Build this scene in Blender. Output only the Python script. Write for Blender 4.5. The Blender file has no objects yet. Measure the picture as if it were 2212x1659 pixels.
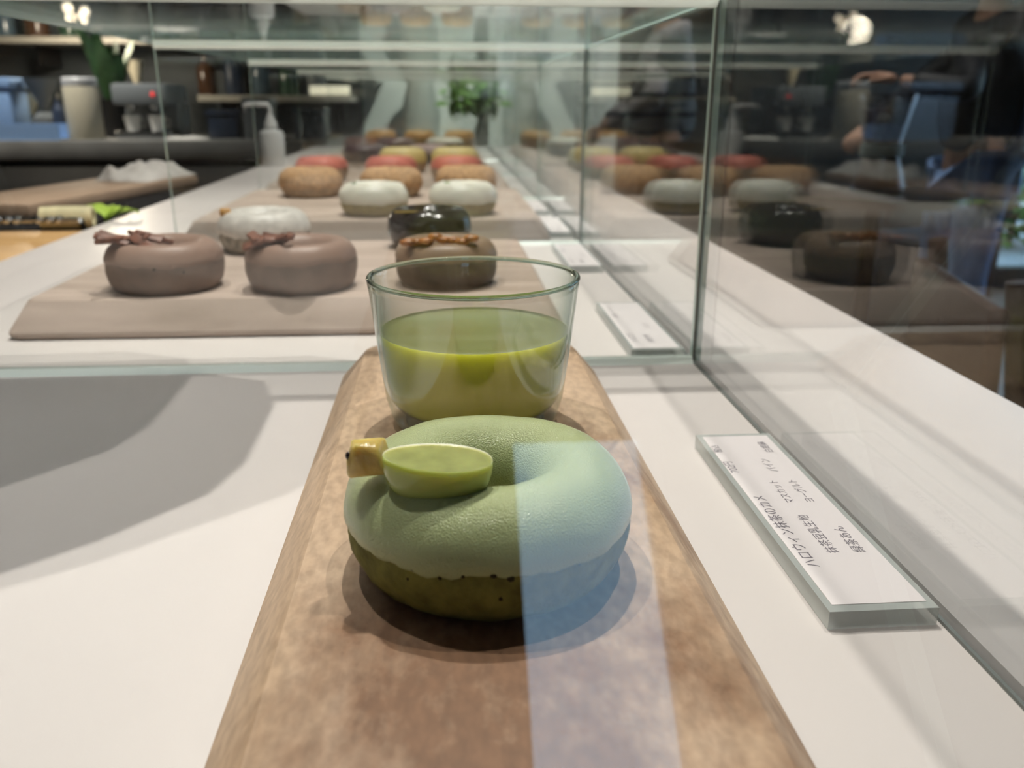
import bpy, bmesh, math, random
from mathutils import Vector, Matrix, noise

random.seed(7)
SC = bpy.context.scene
C = SC.collection

# ------------------------------------------------------------------ camera
W, H = 2212, 1659
FPX = 1874.5
PITCH, YAW, ROLL = 0.316748, 0.0776619, 0.00300663
CAMZ = 0.15
_cp, _sp, _cy, _sy = math.cos(PITCH), math.sin(PITCH), math.cos(YAW), math.sin(YAW)
_f = Vector((_sy * _cp, _cy * _cp, -_sp))
_r = Vector((_cy, -_sy, 0))
_u = _r.cross(_f)
CR = math.cos(ROLL) * _r + math.sin(ROLL) * _u
CU = -math.sin(ROLL) * _r + math.cos(ROLL) * _u
CF = _f
cam_d = bpy.data.cameras.new('camera')
cam = bpy.data.objects.new('camera', cam_d)
C.objects.link(cam)
cam.matrix_world = Matrix(((CR.x, CU.x, -CF.x, 0), (CR.y, CU.y, -CF.y, 0), (CR.z, CU.z, -CF.z, CAMZ), (0, 0, 0, 1)))
cam_d.sensor_width = 36
cam_d.lens = FPX / W * 36
cam_d.clip_start = 0.01
cam_d.clip_end = 200
cam_d.dof.use_dof = True
cam_d.dof.focus_distance = 0.285
cam_d.dof.aperture_fstop = 14
SC.camera = cam

def ray(px, py):
    return (px - W / 2) / FPX * CR - (py - H / 2) / FPX * CU + CF

def at(px, py, z=None, y=None):
    """photo pixel -> point on the level z, or on the upright plane at depth y"""
    d = ray(px, py)
    t = (z - CAMZ) / d.z if z is not None else y / d.y
    return Vector((0, 0, CAMZ)) + d * t

# ------------------------------------------------------------------ world, exposure
world = bpy.data.worlds.new('world')
SC.world = world
world.use_nodes = True
_bg = world.node_tree.nodes['Background']
_bg.inputs[0].default_value = (0.48, 0.71, 0.98, 1)
_bg.inputs[1].default_value = 2.6
SC.view_settings.view_transform = 'Standard'
SC.view_settings.look = 'None'
SC.view_settings.gamma = 1
SC.view_settings.use_curve_mapping = False
SC.view_settings.exposure = 0.0
SC.cycles.transparent_max_bounces = 32
SC.cycles.use_adaptive_sampling = True
SC.cycles.adaptive_threshold = 0.07
SC.cycles.max_bounces = 6
SC.cycles.diffuse_bounces = 3
SC.cycles.glossy_bounces = 5
SC.cycles.adaptive_min_samples = 16
SC.cycles.use_denoising = True
SC.cycles.sample_clamp_indirect = 6

# ------------------------------------------------------------------ materials
MATS = {}

def _nt(name):
    m = bpy.data.materials.new(name)
    m.use_nodes = True
    nt = m.node_tree
    return m, nt, nt.nodes['Principled BSDF'], nt.nodes['Material Output']

def setin(b, **kw):
    for k, v in kw.items():
        k = k.replace('_', ' ')
        if k in b.inputs:
            b.inputs[k].default_value = v

def mat(name, col, rough=.5, metal=0, var=.0, scale=30, bump=0, bscale=None, spec=.5, sss=0, sssr=.01, stretch=(1, 1, 1), coat=0, trans=0, col2=None, alpha=1):
    if name in MATS:
        return MATS[name]
    m, nt, b, out = _nt(name)
    c = (*col, 1)
    setin(b, Base_Color=c, Roughness=rough, Metallic=metal)
    b.inputs['Specular IOR Level'].default_value = spec
    b.inputs['Coat Weight'].default_value = coat
    b.inputs['Coat Roughness'].default_value = .08
    b.inputs['Transmission Weight'].default_value = trans
    b.inputs['Alpha'].default_value = alpha
    if sss:
        b.inputs['Subsurface Weight'].default_value = sss
        b.inputs['Subsurface Radius'].default_value = (1, .8, .5)
        b.inputs['Subsurface Scale'].default_value = sssr
    L = nt.links.new
    tc = nt.nodes.new('ShaderNodeTexCoord')
    mp = nt.nodes.new('ShaderNodeMapping')
    mp.inputs['Scale'].default_value = stretch
    L(tc.outputs['Object'], mp.inputs['Vector'])
    if var or col2:
        n = nt.nodes.new('ShaderNodeTexNoise')
        n.inputs['Scale'].default_value = scale
        n.inputs['Detail'].default_value = 5
        L(mp.outputs[0], n.inputs['Vector'])
        cr = nt.nodes.new('ShaderNodeValToRGB')
        cr.color_ramp.elements[0].position = .35
        cr.color_ramp.elements[1].position = .65
        lo = col2 if col2 else tuple(x * (1 - var) for x in col)
        hi = col if col2 else tuple(min(1, x * (1 + var)) for x in col)
        cr.color_ramp.elements[0].color = (*lo, 1)
        cr.color_ramp.elements[1].color = (*hi, 1)
        L(n.outputs['Fac'], cr.inputs[0])
        L(cr.outputs[0], b.inputs['Base Color'])
    if bump:
        n2 = nt.nodes.new('ShaderNodeTexNoise')
        n2.inputs['Scale'].default_value = bscale or scale
        n2.inputs['Detail'].default_value = 3
        L(mp.outputs[0], n2.inputs['Vector'])
        bp = nt.nodes.new('ShaderNodeBump')
        bp.inputs['Strength'].default_value = bump
        bp.inputs['Distance'].default_value = .001
        L(n2.outputs['Fac'], bp.inputs['Height'])
        L(bp.outputs[0], b.inputs['Normal'])
    MATS[name] = m
    return m

def pane_glass(name, tint, f0=.045, edge=None):
    """thin clear glass: transmits straight through, mirrors by Fresnel (Schlick)"""
    m, nt, b, out = _nt(name)
    L = nt.links.new
    nt.nodes.remove(b)
    lw = nt.nodes.new('ShaderNodeLayerWeight')
    lw.inputs['Blend'].default_value = .5
    def math_(op, a, bb):
        n = nt.nodes.new('ShaderNodeMath')
        n.operation = op
        for i, v in enumerate((a, bb)):
            if isinstance(v, (int, float)):
                n.inputs[i].default_value = v
            else:
                L(v, n.inputs[i])
        return n.outputs[0]
    fac = math_('ADD', math_('MULTIPLY', math_('POWER', lw.outputs['Facing'], 5.0), 1 - f0), f0)
    tr = nt.nodes.new('ShaderNodeBsdfTransparent')
    tr.inputs[0].default_value = (*tint, 1)
    if edge:
        mx = nt.nodes.new('ShaderNodeMix')
        mx.data_type = 'RGBA'
        L(math_('POWER', lw.outputs['Facing'], 3.0), mx.inputs['Factor'])
        mx.inputs['A'].default_value = (*tint, 1)
        mx.inputs['B'].default_value = (*edge, 1)
        L(mx.outputs['Result'], tr.inputs[0])
    gl = nt.nodes.new('ShaderNodeBsdfGlossy')
    gl.inputs['Roughness'].default_value = 0.0
    gl.inputs['Color'].default_value = (1, 1, 1, 1)
    mix = nt.nodes.new('ShaderNodeMixShader')
    L(fac, mix.inputs[0])
    L(tr.outputs[0], mix.inputs[1])
    L(gl.outputs[0], mix.inputs[2])
    L(mix.outputs[0], out.inputs['Surface'])
    return m

def emit(name, col, s):
    m, nt, b, out = _nt(name)
    setin(b, Base_Color=(*col, 1))
    b.inputs['Emission Color'].default_value = (*col, 1)
    b.inputs['Emission Strength'].default_value = s
    return m

def wood(name, light, dark, stain=None, axis='y', rough=.55, gscale=9, centre=None, width=.1):
    """grain running along one axis; optional darker heartwood along a centre line"""
    m, nt, b, out = _nt(name)
    L = nt.links.new
    b.inputs['Roughness'].default_value = rough
    b.inputs['Specular IOR Level'].default_value = .35
    tc = nt.nodes.new('ShaderNodeTexCoord')
    mp = nt.nodes.new('ShaderNodeMapping')
    mp.inputs['Scale'].default_value = (6, 1, 6) if axis == 'y' else (1, 7, 7)
    L(tc.outputs['Object'], mp.inputs['Vector'])
    n = nt.nodes.new('ShaderNodeTexNoise')
    n.inputs['Scale'].default_value = gscale
    n.inputs['Detail'].default_value = 8
    n.inputs['Distortion'].default_value = .8
    L(mp.outputs[0], n.inputs['Vector'])
    cr = nt.nodes.new('ShaderNodeValToRGB')
    cr.color_ramp.elements[0].position = .32
    cr.color_ramp.elements[1].position = .62
    cr.color_ramp.elements[0].color = (*dark, 1)
    cr.color_ramp.elements[1].color = (*light, 1)
    L(n.outputs['Fac'], cr.inputs[0])
    col = cr.outputs[0]
    if stain:
        n3 = nt.nodes.new('ShaderNodeTexNoise')
        n3.inputs['Scale'].default_value = 22
        n3.inputs['Detail'].default_value = 7
        n3.inputs['Roughness'].default_value = .65
        mp3 = nt.nodes.new('ShaderNodeMapping')
        mp3.inputs['Scale'].default_value = (1.2, .8, 1)
        mp3.inputs['Location'].default_value = (.31, .17, 0)
        L(tc.outputs['Object'], mp3.inputs['Vector'])
        L(mp3.outputs[0], n3.inputs['Vector'])
        sep = nt.nodes.new('ShaderNodeSeparateXYZ')
        L(tc.outputs['Object'], sep.inputs[0])
        def M(op, a, bb=0.0):
            q = nt.nodes.new('ShaderNodeMath')
            q.operation = op
            for i, v in enumerate((a, bb)):
                if isinstance(v, (int, float)):
                    q.inputs[i].default_value = v
                else:
                    L(v, q.inputs[i])
            return q.outputs[0]
        dist = M('ABSOLUTE', M('SUBTRACT', sep.outputs['X'], centre))
        near = M('SUBTRACT', 1.0, M('DIVIDE', dist, width))
        # heartwood patch widens toward the near end of the board
        ly = M('MULTIPLY', M('SUBTRACT', -.03, sep.outputs['Y']), 2.6)
        val = M('ADD', M('ADD', M('MULTIPLY', near, .75), M('MULTIPLY', M('SUBTRACT', n3.outputs['Fac'], .5), 2.6)), ly)
        mr = nt.nodes.new('ShaderNodeMapRange')
        mr.inputs['From Min'].default_value = .12
        mr.inputs['From Max'].default_value = .85
        L(val, mr.inputs['Value'])
        mx = nt.nodes.new('ShaderNodeMix')
        mx.data_type = 'RGBA'
        L(mr.outputs[0], mx.inputs['Factor'])
        L(col, mx.inputs['A'])
        mx.inputs['B'].default_value = (*stain, 1)
        col = mx.outputs['Result']
        # fine fibre flecks
        n4 = nt.nodes.new('ShaderNodeTexNoise')
        n4.inputs['Scale'].default_value = 320
        n4.inputs['Detail'].default_value = 4
        mp4 = nt.nodes.new('ShaderNodeMapping')
        mp4.inputs['Scale'].default_value = (1, .45, 1)
        L(tc.outputs['Object'], mp4.inputs['Vector'])
        L(mp4.outputs[0], n4.inputs['Vector'])
        mr4 = nt.nodes.new('ShaderNodeMapRange')
        mr4.inputs['From Min'].default_value = .35
        mr4.inputs['From Max'].default_value = .65
        mr4.inputs['To Min'].default_value = .84
        mr4.inputs['To Max'].default_value = 1.1
        L(n4.outputs['Fac'], mr4.inputs['Value'])
        mm = nt.nodes.new('ShaderNodeMix')
        mm.data_type = 'RGBA'
        mm.blend_type = 'MULTIPLY'
        mm.inputs['Factor'].default_value = 1
        L(col, mm.inputs['A'])
        L(mr4.outputs[0], mm.inputs['B'])
        col = mm.outputs['Result']
    L(col, b.inputs['Base Color'])
    MATS[name] = m
    return m

# ------------------------------------------------------------------ mesh helpers
def mesh(name, verts, faces, material, parent=None, smooth=False, mats=None, fmats=None, loc=None, auto=None):
    me = bpy.data.meshes.new(name)
    me.from_pydata([tuple(v) for v in verts], [], faces)
    for mm in (mats or [material]):
        me.materials.append(mm)
    if fmats:
        for p, i in zip(me.polygons, fmats):
            p.material_index = i
    bm = bmesh.new()
    bm.from_mesh(me)
    bmesh.ops.recalc_face_normals(bm, faces=bm.faces)
    bm.to_mesh(me)
    bm.free()
    if smooth:
        me.polygons.foreach_set('use_smooth', [True] * len(me.polygons))
        if auto:
            me.set_sharp_from_angle(angle=math.radians(auto))
    o = bpy.data.objects.new(name, me)
    C.objects.link(o)
    o.parent = parent
    if loc:
        o.location = loc
    return o

def from_bm(name, bm, material, parent=None, smooth=False, auto=None):
    me = bpy.data.meshes.new(name)
    bmesh.ops.recalc_face_normals(bm, faces=bm.faces)
    bm.to_mesh(me)
    bm.free()
    me.materials.append(material)
    if smooth:
        me.polygons.foreach_set('use_smooth', [True] * len(me.polygons))
        if auto:
            me.set_sharp_from_angle(angle=math.radians(auto))
    o = bpy.data.objects.new(name, me)
    C.objects.link(o)
    o.parent = parent
    return o

def bm_box(bm, x0, x1, y0, y1, z0, z1, bevel=0, seg=2, M=None):
    r = bmesh.ops.create_cube(bm, size=1)
    vs = r['verts']
    for v in vs:
        v.co = Vector(((x0 + x1) / 2 + v.co.x * (x1 - x0), (y0 + y1) / 2 + v.co.y * (y1 - y0), (z0 + z1) / 2 + v.co.z * (z1 - z0)))
    if bevel:
        es = list({e for v in vs for e in v.link_edges})
        rr = bmesh.ops.bevel(bm, geom=es, offset=bevel, segments=seg, affect='EDGES', profile=.5)
        vs = list({v for f in rr['faces'] for v in f.verts} | {v for v in vs if v.is_valid})
    if M:
        for v in vs:
            if v.is_valid:
                v.co = M @ v.co
    return vs

def box(name, x0, x1, y0, y1, z0, z1, material, parent=None, bevel=0, M=None, seg=2):
    bm = bmesh.new()
    bm_box(bm, x0, x1, y0, y1, z0, z1, bevel, seg, M)
    return from_bm(name, bm, material, parent, smooth=bool(bevel), auto=40)

def lathe_data(profile, seg=32, c=(0, 0, 0), close=True):
    """profile [(r,z)...] bottom to top, r=0 closes to a pole"""
    vs, fs, rings = [], [], []
    for r, z in profile:
        if r <= 1e-7:
            rings.append([len(vs)])
            vs.append((c[0], c[1], c[2] + z))
        else:
            rings.append(list(range(len(vs), len(vs) + seg)))
            for k in range(seg):
                a = 2 * math.pi * k / seg
                vs.append((c[0] + r * math.cos(a), c[1] + r * math.sin(a), c[2] + z))
    for A, B in zip(rings, rings[1:]):
        for k in range(seg):
            k2 = (k + 1) % seg
            a0, a1 = (A[0], A[0]) if len(A) == 1 else (A[k], A[k2])
            b0, b1 = (B[0], B[0]) if len(B) == 1 else (B[k], B[k2])
            f = []
            for i in (a0, a1, b1, b0):
                if i not in f:
                    f.append(i)
            if len(f) >= 3:
                fs.append(f)
    return vs, fs

def lathe(name, profile, material, parent=None, seg=32, c=(0, 0, 0), auto=35):
    v, f = lathe_data(profile, seg, c)
    return mesh(name, v, f, material, parent, smooth=True, auto=auto)

def tube_data(pts, rad, seg=8, cap=True):
    pts = [Vector(p) for p in pts]
    rads = rad if isinstance(rad, (list, tuple)) else [rad] * len(pts)
    vs, fs = [], []
    ref = Vector((0, 0, 1))
    for i, p in enumerate(pts):
        t = (pts[min(i + 1, len(pts) - 1)] - pts[max(i - 1, 0)]).normalized()
        if abs(t.dot(ref)) > .95:
            n = t.cross(Vector((1, 0, 0))).normalized()
        else:
            n = t.cross(ref).normalized()
        bnorm = t.cross(n)
        for k in range(seg):
            a = 2 * math.pi * k / seg
            vs.append(p + (n * math.cos(a) + bnorm * math.sin(a)) * rads[i])
    for i in range(len(pts) - 1):
        for k in range(seg):
            k2 = (k + 1) % seg
            fs.append([i * seg + k, i * seg + k2, (i + 1) * seg + k2, (i + 1) * seg + k])
    if cap:
        fs.append(list(range(seg))[::-1])
        fs.append(list(range((len(pts) - 1) * seg, len(pts) * seg)))
    return vs, fs

def tube(name, pts, rad, material, parent=None, seg=8):
    v, f = tube_data(pts, rad, seg)
    return mesh(name, v, f, material, parent, smooth=True, auto=50)

def blob(name, c, r, material, parent=None, sub=2, rough=0.0, nscale=1.0, seed=0):
    bm = bmesh.new()
    bmesh.ops.create_icosphere(bm, subdivisions=sub, radius=1)
    for v in bm.verts:
        k = 1 + rough * noise.noise(v.co * nscale + Vector((seed * 3.1, seed * 1.7, 0)))
        v.co = Vector((c[0] + v.co.x * r[0] * k, c[1] + v.co.y * r[1] * k, c[2] + v.co.z * r[2] * k))
    return from_bm(name, bm, material, parent, smooth=True)

def thing(name, label, cat, loc=(0, 0, 0), rotz=0, group=None):
    o = bpy.data.objects.new(name, None)
    C.objects.link(o)
    o.empty_display_size = .03
    o.location = loc
    o.rotation_euler = (0, 0, rotz)
    return tag(o, label, cat, group)

def tag(o, label, cat, group=None):
    o['label'] = label
    o['category'] = cat
    if group:
        o['group'] = group
    return o

def struct(o):
    o['kind'] = 'structure'
    return o

# ------------------------------------------------------------------ room shell
FZ = -0.92           # floor level, the counter top is z = 0
CEIL = 1.75
X0, X1, Y0, Y1 = -3.6, 4.0, -1.8, 4.9
M_floor = mat('dark_floor', (.09, .065, .05), .35, var=.3, scale=3, stretch=(1, 8, 1))
M_ceil = mat('ceiling_paint', (.38, .375, .36), .8)
M_wall_dark = mat('brown_plaster', (.055, .044, .036), .7, var=.25, scale=2.2)
M_wall_pale = mat('pale_plaster', (.58, .64, .60), .8, var=.12, scale=2.5)
M_wall_kit = mat('kitchen_tile', (.10, .115, .12), .5, var=.3, scale=2)
struct(box('floor', X0, X1, Y0, Y1, FZ - .1, FZ, M_floor))
struct(box('ceiling', X0, X1, Y0, Y1, CEIL, CEIL + .1, M_ceil))
struct(box('wall_left', X0 - .1, X0, Y0, Y1, FZ, CEIL, M_wall_kit))
wb = bpy.data.objects.new('wall_back', None)
C.objects.link(wb)
struct(wb)
box('kitchen_section', X0, -.42, Y1, Y1 + .1, FZ, CEIL, M_wall_kit, wb)
box('pale_section', -.42, .95, Y1, Y1 + .1, FZ, CEIL, M_wall_pale, wb)
box('brown_section', .95, 3.22, Y1, Y1 + .1, FZ, CEIL, M_wall_dark, wb)
# right wall with a large window opening toward the far corner
wr = bpy.data.objects.new('wall_right', None)
C.objects.link(wr)
struct(wr)
box('brown_section', X1, X1 + .1, Y0, 2.6, FZ, CEIL, M_wall_dark, wr)
box('sill_section', X1, X1 + .1, 2.6, Y1, FZ, -.55, M_wall_dark, wr)
box('lintel_section', X1, X1 + .1, 2.6, Y1, 1.5, CEIL, M_wall_dark, wr)
M_frame = mat('dark_frame', (.03, .03, .032), .4)
M_pane = pane_glass('window_glass', (.94, .97, .97))
# wall behind the camera with an upright window just right of the middle
wf = bpy.data.objects.new('wall_front', None)
C.objects.link(wf)
struct(wf)
WZ0, WZ1, WX0, WX1 = .16, 1.10, .12, .56
box('left_section', X0, WX0, Y0 - .1, Y0, FZ, CEIL, M_wall_dark, wf)
box('right_section', WX1, X1, Y0 - .1, Y0, FZ, CEIL, M_wall_dark, wf)
box('sill_section', WX0, WX1, Y0 - .1, Y0, FZ, WZ0, M_wall_dark, wf)
box('lintel_section', WX0, WX1, Y0 - .1, Y0, WZ1, CEIL, M_wall_dark, wf)
w3 = bpy.data.objects.new('window_3', None)
C.objects.link(w3)
struct(w3)
for xx in (WX0, WX1 - .05):
    box('window_frame', xx, xx + .05, Y0 - .08, Y0 - .03, WZ0, WZ1, M_frame, w3)
for xx in (WX0,):
    box('pane', xx + .05, WX1 - .05, Y0 - .06, Y0 - .054, WZ0, WZ1, M_pane, w3)
w1 = bpy.data.objects.new('window_1', None)
C.objects.link(w1)
struct(w1)
box('window_frame', 3.22, 3.28, Y1, Y1 + .1, FZ, CEIL, M_frame, w1)
box('window_frame', 3.94, 4.0, Y1, Y1 + .1, FZ, CEIL, M_frame, w1)
box('window_frame', 3.28, 3.94, Y1, Y1 + .1, 1.6, CEIL, M_frame, w1)
box('window_frame', 3.28, 3.94, Y1, Y1 + .1, FZ, FZ + .12, M_frame, w1)
box('pane', 3.28, 3.94, Y1 + .04, Y1 + .046, FZ + .12, 1.6, M_pane, w1)
w2 = bpy.data.objects.new('window_2', None)
C.objects.link(w2)
struct(w2)
for y in (2.6, 3.75, 4.84):
    box('window_frame', X1 + .02, X1 + .08, y, y + .06, -.55, 1.5, M_frame, w2)
for y in (2.66, 3.81):
    box('pane', X1 + .045, X1 + .051, y, y + 1.03 + (.06 if y < 3 else 0), -.55, 1.5, M_pane, w2)
# unseen building across the street, height and tone set to soften pane reflections
M_fac = mat('street_brick', (.78, .62, .58), .9, var=.2, scale=2)
bl = thing('building', 'unseen low pale building added across the street to dim the reflected sky', 'building', (.5, -9, FZ - .1))
box('facade', -6, 6, -.3, 0, 0, 1.9, M_fac, bl)
box('roof_edge', -6.1, 6.1, -.35, .1, 1.9, 1.95, M_fac, bl)
for k in range(6):
    o_ = box('window', -5.4 + k * 1.9, -4.5 + k * 1.9, -.02, .03, .7, 1.6, M_frame, bl)
struct(box('floor_street', -8, 9, -9, Y0 - .1, FZ - .25, FZ - .1, mat('asphalt', (.16, .16, .17), .9, var=.2, scale=4)))
# pavement and hedge outside
M_pave = mat('pavement', (.45, .46, .47), .9, var=.15, scale=3)
struct(box('floor_pavement', -4, 14, Y1 + .1, 13, FZ - .25, FZ - .1, M_pave))
M_leafg = mat('hedge_green', (.10, .22, .04), .6, var=.5, scale=6)

def leaf_cluster(name, c, r, n, size, material, parent=None, seed=1, kind=None):
    rnd = random.Random(seed)
    vs, fs = [], []
    for i in range(n):
        d = Vector((rnd.gauss(0, 1), rnd.gauss(0, 1), rnd.gauss(0, 1))).normalized() * (rnd.random() ** .4)
        p = Vector((c[0] + d.x * r[0], c[1] + d.y * r[1], c[2] + d.z * r[2]))
        a = Vector((rnd.gauss(0, 1), rnd.gauss(0, 1), rnd.gauss(0, .6))).normalized()
        bq = a.cross(Vector((rnd.gauss(0, 1), rnd.gauss(0, 1), rnd.gauss(0, 1)))).normalized()
        s = size * (.6 + rnd.random() * .8)
        k = len(vs)
        nrm = a.cross(bq)
        vs += [p, p + a * s * .5 + bq * s * .28 + nrm * s * .05, p + a * s, p + a * s * .5 - bq * s * .28 + nrm * s * .05]
        fs.append([k, k + 1, k + 2, k + 3])
    o = mesh(name, vs, fs, material, parent)
    if kind:
        o['kind'] = kind
    return o

for i, (hx, hy) in enumerate(((4.75, 7.0), (6.6, 6.6))):
    t = thing('shrub', ['bright green leafy shrub outside the far window', 'second leafy shrub farther right outside the window'][i], 'shrub', (hx, hy, FZ - .1))
    leaf_cluster('foliage', (0, 0, .75), (.8, .7, .75), 900, .16, M_leafg, t, 5 + i, 'stuff')
    tube('stem', [(0, 0, 0), (.02, 0, .6)], .03, mat('bark', (.12, .08, .05), .9), t)

# ------------------------------------------------------------------ lamps over the counter, plus added fill spots beyond it
M_black = mat('black_metal', (.02, .02, .021), .35, metal=.4)
M_lens = emit('lamp_lens', (1, .86, .68), 6)
LAMPS = [(-.34, .62, 37, .014), (.36, .52, 36, .014), (.02, .82, 68, .014), (-.15, 1.75, 70, .03), (.2, 2.7, 75, .03), (-1.6, 3.2, 190, .03), (-2.6, 3.0, 210, .03), (.25, 3.7, 190, .03), (1.45, 2.75, 45, .03), (1.0, 3.55, 60, .03)]  # kitchen, pale wall, carafe and striped person spots are added to brighten them
for i, (lx, ly, e, rad) in enumerate(LAMPS):
    LZ = 1.45
    t = thing('track_spotlight', ['black ceiling spotlight above the left side of the front board', 'black ceiling spotlight above the right side glass', 'black ceiling spotlight above the first glass divider', 'black ceiling spotlight above the middle boards', 'black ceiling spotlight above the far end of the counter', 'black ceiling spotlight added to brighten the kitchen coffee machine', 'black ceiling spotlight added to brighten the far left of the kitchen', 'black ceiling spotlight added to brighten the pale back wall', 'black ceiling spotlight added to brighten the glass carafe', 'black ceiling spotlight added to brighten the person in stripes'][i], 'spotlight', (lx, ly, LZ), 0, 'spotlights over the counter')
    lathe('housing', [(.0, .13), (.034, .128), (.036, .0), (.033, 0), (.032, .03), (0, .032)], M_black, t, 20)
    lathe('lens', [(0, .026), (.030, .026), (.030, .029), (0, .029)], M_lens, t, 20)
    box('stem', -.008, .008, -.008, .008, .12, (CEIL - LZ) if i != 7 else .2, M_black, t)
    ld = bpy.data.lights.new('spot_light', 'SPOT')
    ld.energy = e
    ld.color = (1, .94, .89)
    ld.spot_size = math.radians(75)
    ld.spot_blend = .5
    ld.shadow_soft_size = rad
    lo = bpy.data.objects.new('spot_light', ld)
    C.objects.link(lo)
    lo.parent = t
    lo.location = (0, 0, .02)
    if i == 7:
        t.rotation_euler = (math.radians(48), 0, 0)
        t.location.z = LZ - .1

# ------------------------------------------------------------------ display counter
M_white = mat('white_laminate', (.75, .70, .67), .36, var=.015, scale=4)
M_white2 = mat('white_panel', (.62, .60, .57), .5)
CL, CRX = -.4305, .2965
GX = .148            # inner face of the right glass
CT = thing('display_counter', 'long white laminate counter carrying the glass case and boards', 'counter', (0, 0, FZ))
box('counter_top', CL, CRX, -.25, 3.0, -FZ - .035, -FZ, M_white, CT, .002)
box('counter_body', CL + .03, CRX - .03, -.22, 2.97, 0, -FZ - .035, M_white2, CT)

# ------------------------------------------------------------------ glass case
M_glass = pane_glass('case_glass', (.968, .976, .970), .05)
M_edge = mat('glass_edge', (.62, .80, .74), .12, spec=.8, sss=.3, sssr=.01)
M_edge_w = mat('edge_glow_white', (.86, .95, .90), .2, spec=.8)  # added white bead imitating the light caught in each divider's bottom edge
M_seam = mat('grey_seal', (.18, .2, .19), .4)
GH = .2005
TH = .005

def pane(name, x0, x1, y0, y1, z0, z1, parent, thin):
    """box whose two large faces are clear glass and whose narrow faces are polished edge"""
    vs = [(x, y, z) for x in (x0, x1) for y in (y0, y1) for z in (z0, z1)]
    fs = [[0, 1, 3, 2], [4, 6, 7, 5], [0, 4, 5, 1], [2, 3, 7, 6], [0, 2, 6, 4], [1, 5, 7, 3]]
    big = {'x': (0, 1), 'y': (2, 3), 'z': (4, 5)}[thin]
    return mesh(name, vs, fs, None, parent, mats=[M_glass, M_edge], fmats=[0 if (i in big or (i == 4 and thin != 'z')) else 1 for i in range(6)])

def bead_mat():
    m, nt, b, out = _nt('frosted_bead')
    nt.nodes.remove(b)
    tl = nt.nodes.new('ShaderNodeBsdfTranslucent')
    tl.inputs[0].default_value = (.97, .99, .95, 1)
    tr = nt.nodes.new('ShaderNodeBsdfTransparent')
    df = nt.nodes.new('ShaderNodeBsdfDiffuse')
    df.inputs[0].default_value = (.9, .93, .88, 1)
    m1 = nt.nodes.new('ShaderNodeMixShader')
    m1.inputs[0].default_value = .45
    m2 = nt.nodes.new('ShaderNodeMixShader')
    m2.inputs[0].default_value = .35
    L = nt.links.new
    L(tl.outputs[0], m1.inputs[1]); L(df.outputs[0], m1.inputs[2])
    L(m1.outputs[0], m2.inputs[1]); L(tr.outputs[0], m2.inputs[2])
    L(m2.outputs[0], out.inputs['Surface'])
    return m
M_bead = bead_mat()
GC = thing('glass_case', 'clear glass display case with dividers standing on the white counter', 'display case', (0, 0, 0))
DY = [.4915, .943, 1.39, 1.84, 2.29]
DLX = -.42
D2L = -.283
for i, y in enumerate(DY):
    pane('divider_pane', (DLX if i == 0 else D2L), GX - .001, y, y + TH, .0036, GH, GC, 'y')
    xa_, xb_ = (DLX if i == 0 else D2L), GX - .001
    mesh('edge_glow_bead', [(xa_, y - .0042, 0), (xa_, y + TH, 0), (xa_, y + TH, .0032), (xa_, y, .0032), (xb_, y - .0042, 0), (xb_, y + TH, 0), (xb_, y + TH, .0032), (xb_, y, .0032)],
         [[0, 1, 2, 3], [4, 7, 6, 5], [0, 4, 5, 1], [1, 5, 6, 2], [2, 6, 7, 3], [3, 7, 4, 0]], M_edge_w, GC)
for i, y in enumerate(DY):
    xa_, xb_ = (DLX if i == 0 else D2L), GX - .001
    mesh('top_bead', [(xa_, y - .004, GH), (xa_, y, GH - .004), (xa_, y, GH), (xb_, y - .004, GH), (xb_, y, GH - .004), (xb_, y, GH)],
         [[0, 1, 2], [3, 5, 4], [0, 3, 4, 1], [1, 4, 5, 2], [2, 5, 3, 0]], M_bead, GC)
ys = [-.05] + DY + [2.9]
for i in range(len(ys) - 1):
    a, b_ = ys[i] + (.0035 if i else 0), ys[i + 1] - .001 + (.0035 if i < len(ys) - 2 else 0)
    pane('side_pane', GX, GX + TH, a, b_, 0, GH, GC, 'x')
    if i:
        pane('roof_pane', (DLX if i == 0 else D2L), GX + TH, a, b_, GH + .0004, GH + .0004 + TH, GC, 'z')
    else:
        pane('roof_pane', DLX, GX + TH, .168, b_, GH + .0004, GH + .0004 + TH, GC, 'z')
# slanted front pane the photograph is taken through
fp = pane('front_pane', DLX, GX - .001, -TH / 2, TH / 2, 0, .2185, GC, 'y')
fp.location = (0, .075, .0030)
fp.rotation_euler = (-math.atan(.45), 0, 0)
for y in DY[:2]:
    box('corner_seal', GX - .0012, GX + .0002, y - .0012, y + .0002, 0, GH, M_seam, GC)
box('bottom_seal', GX - .0012, GX, -.05, 2.9, .0, .0012, M_seam, GC)

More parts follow.
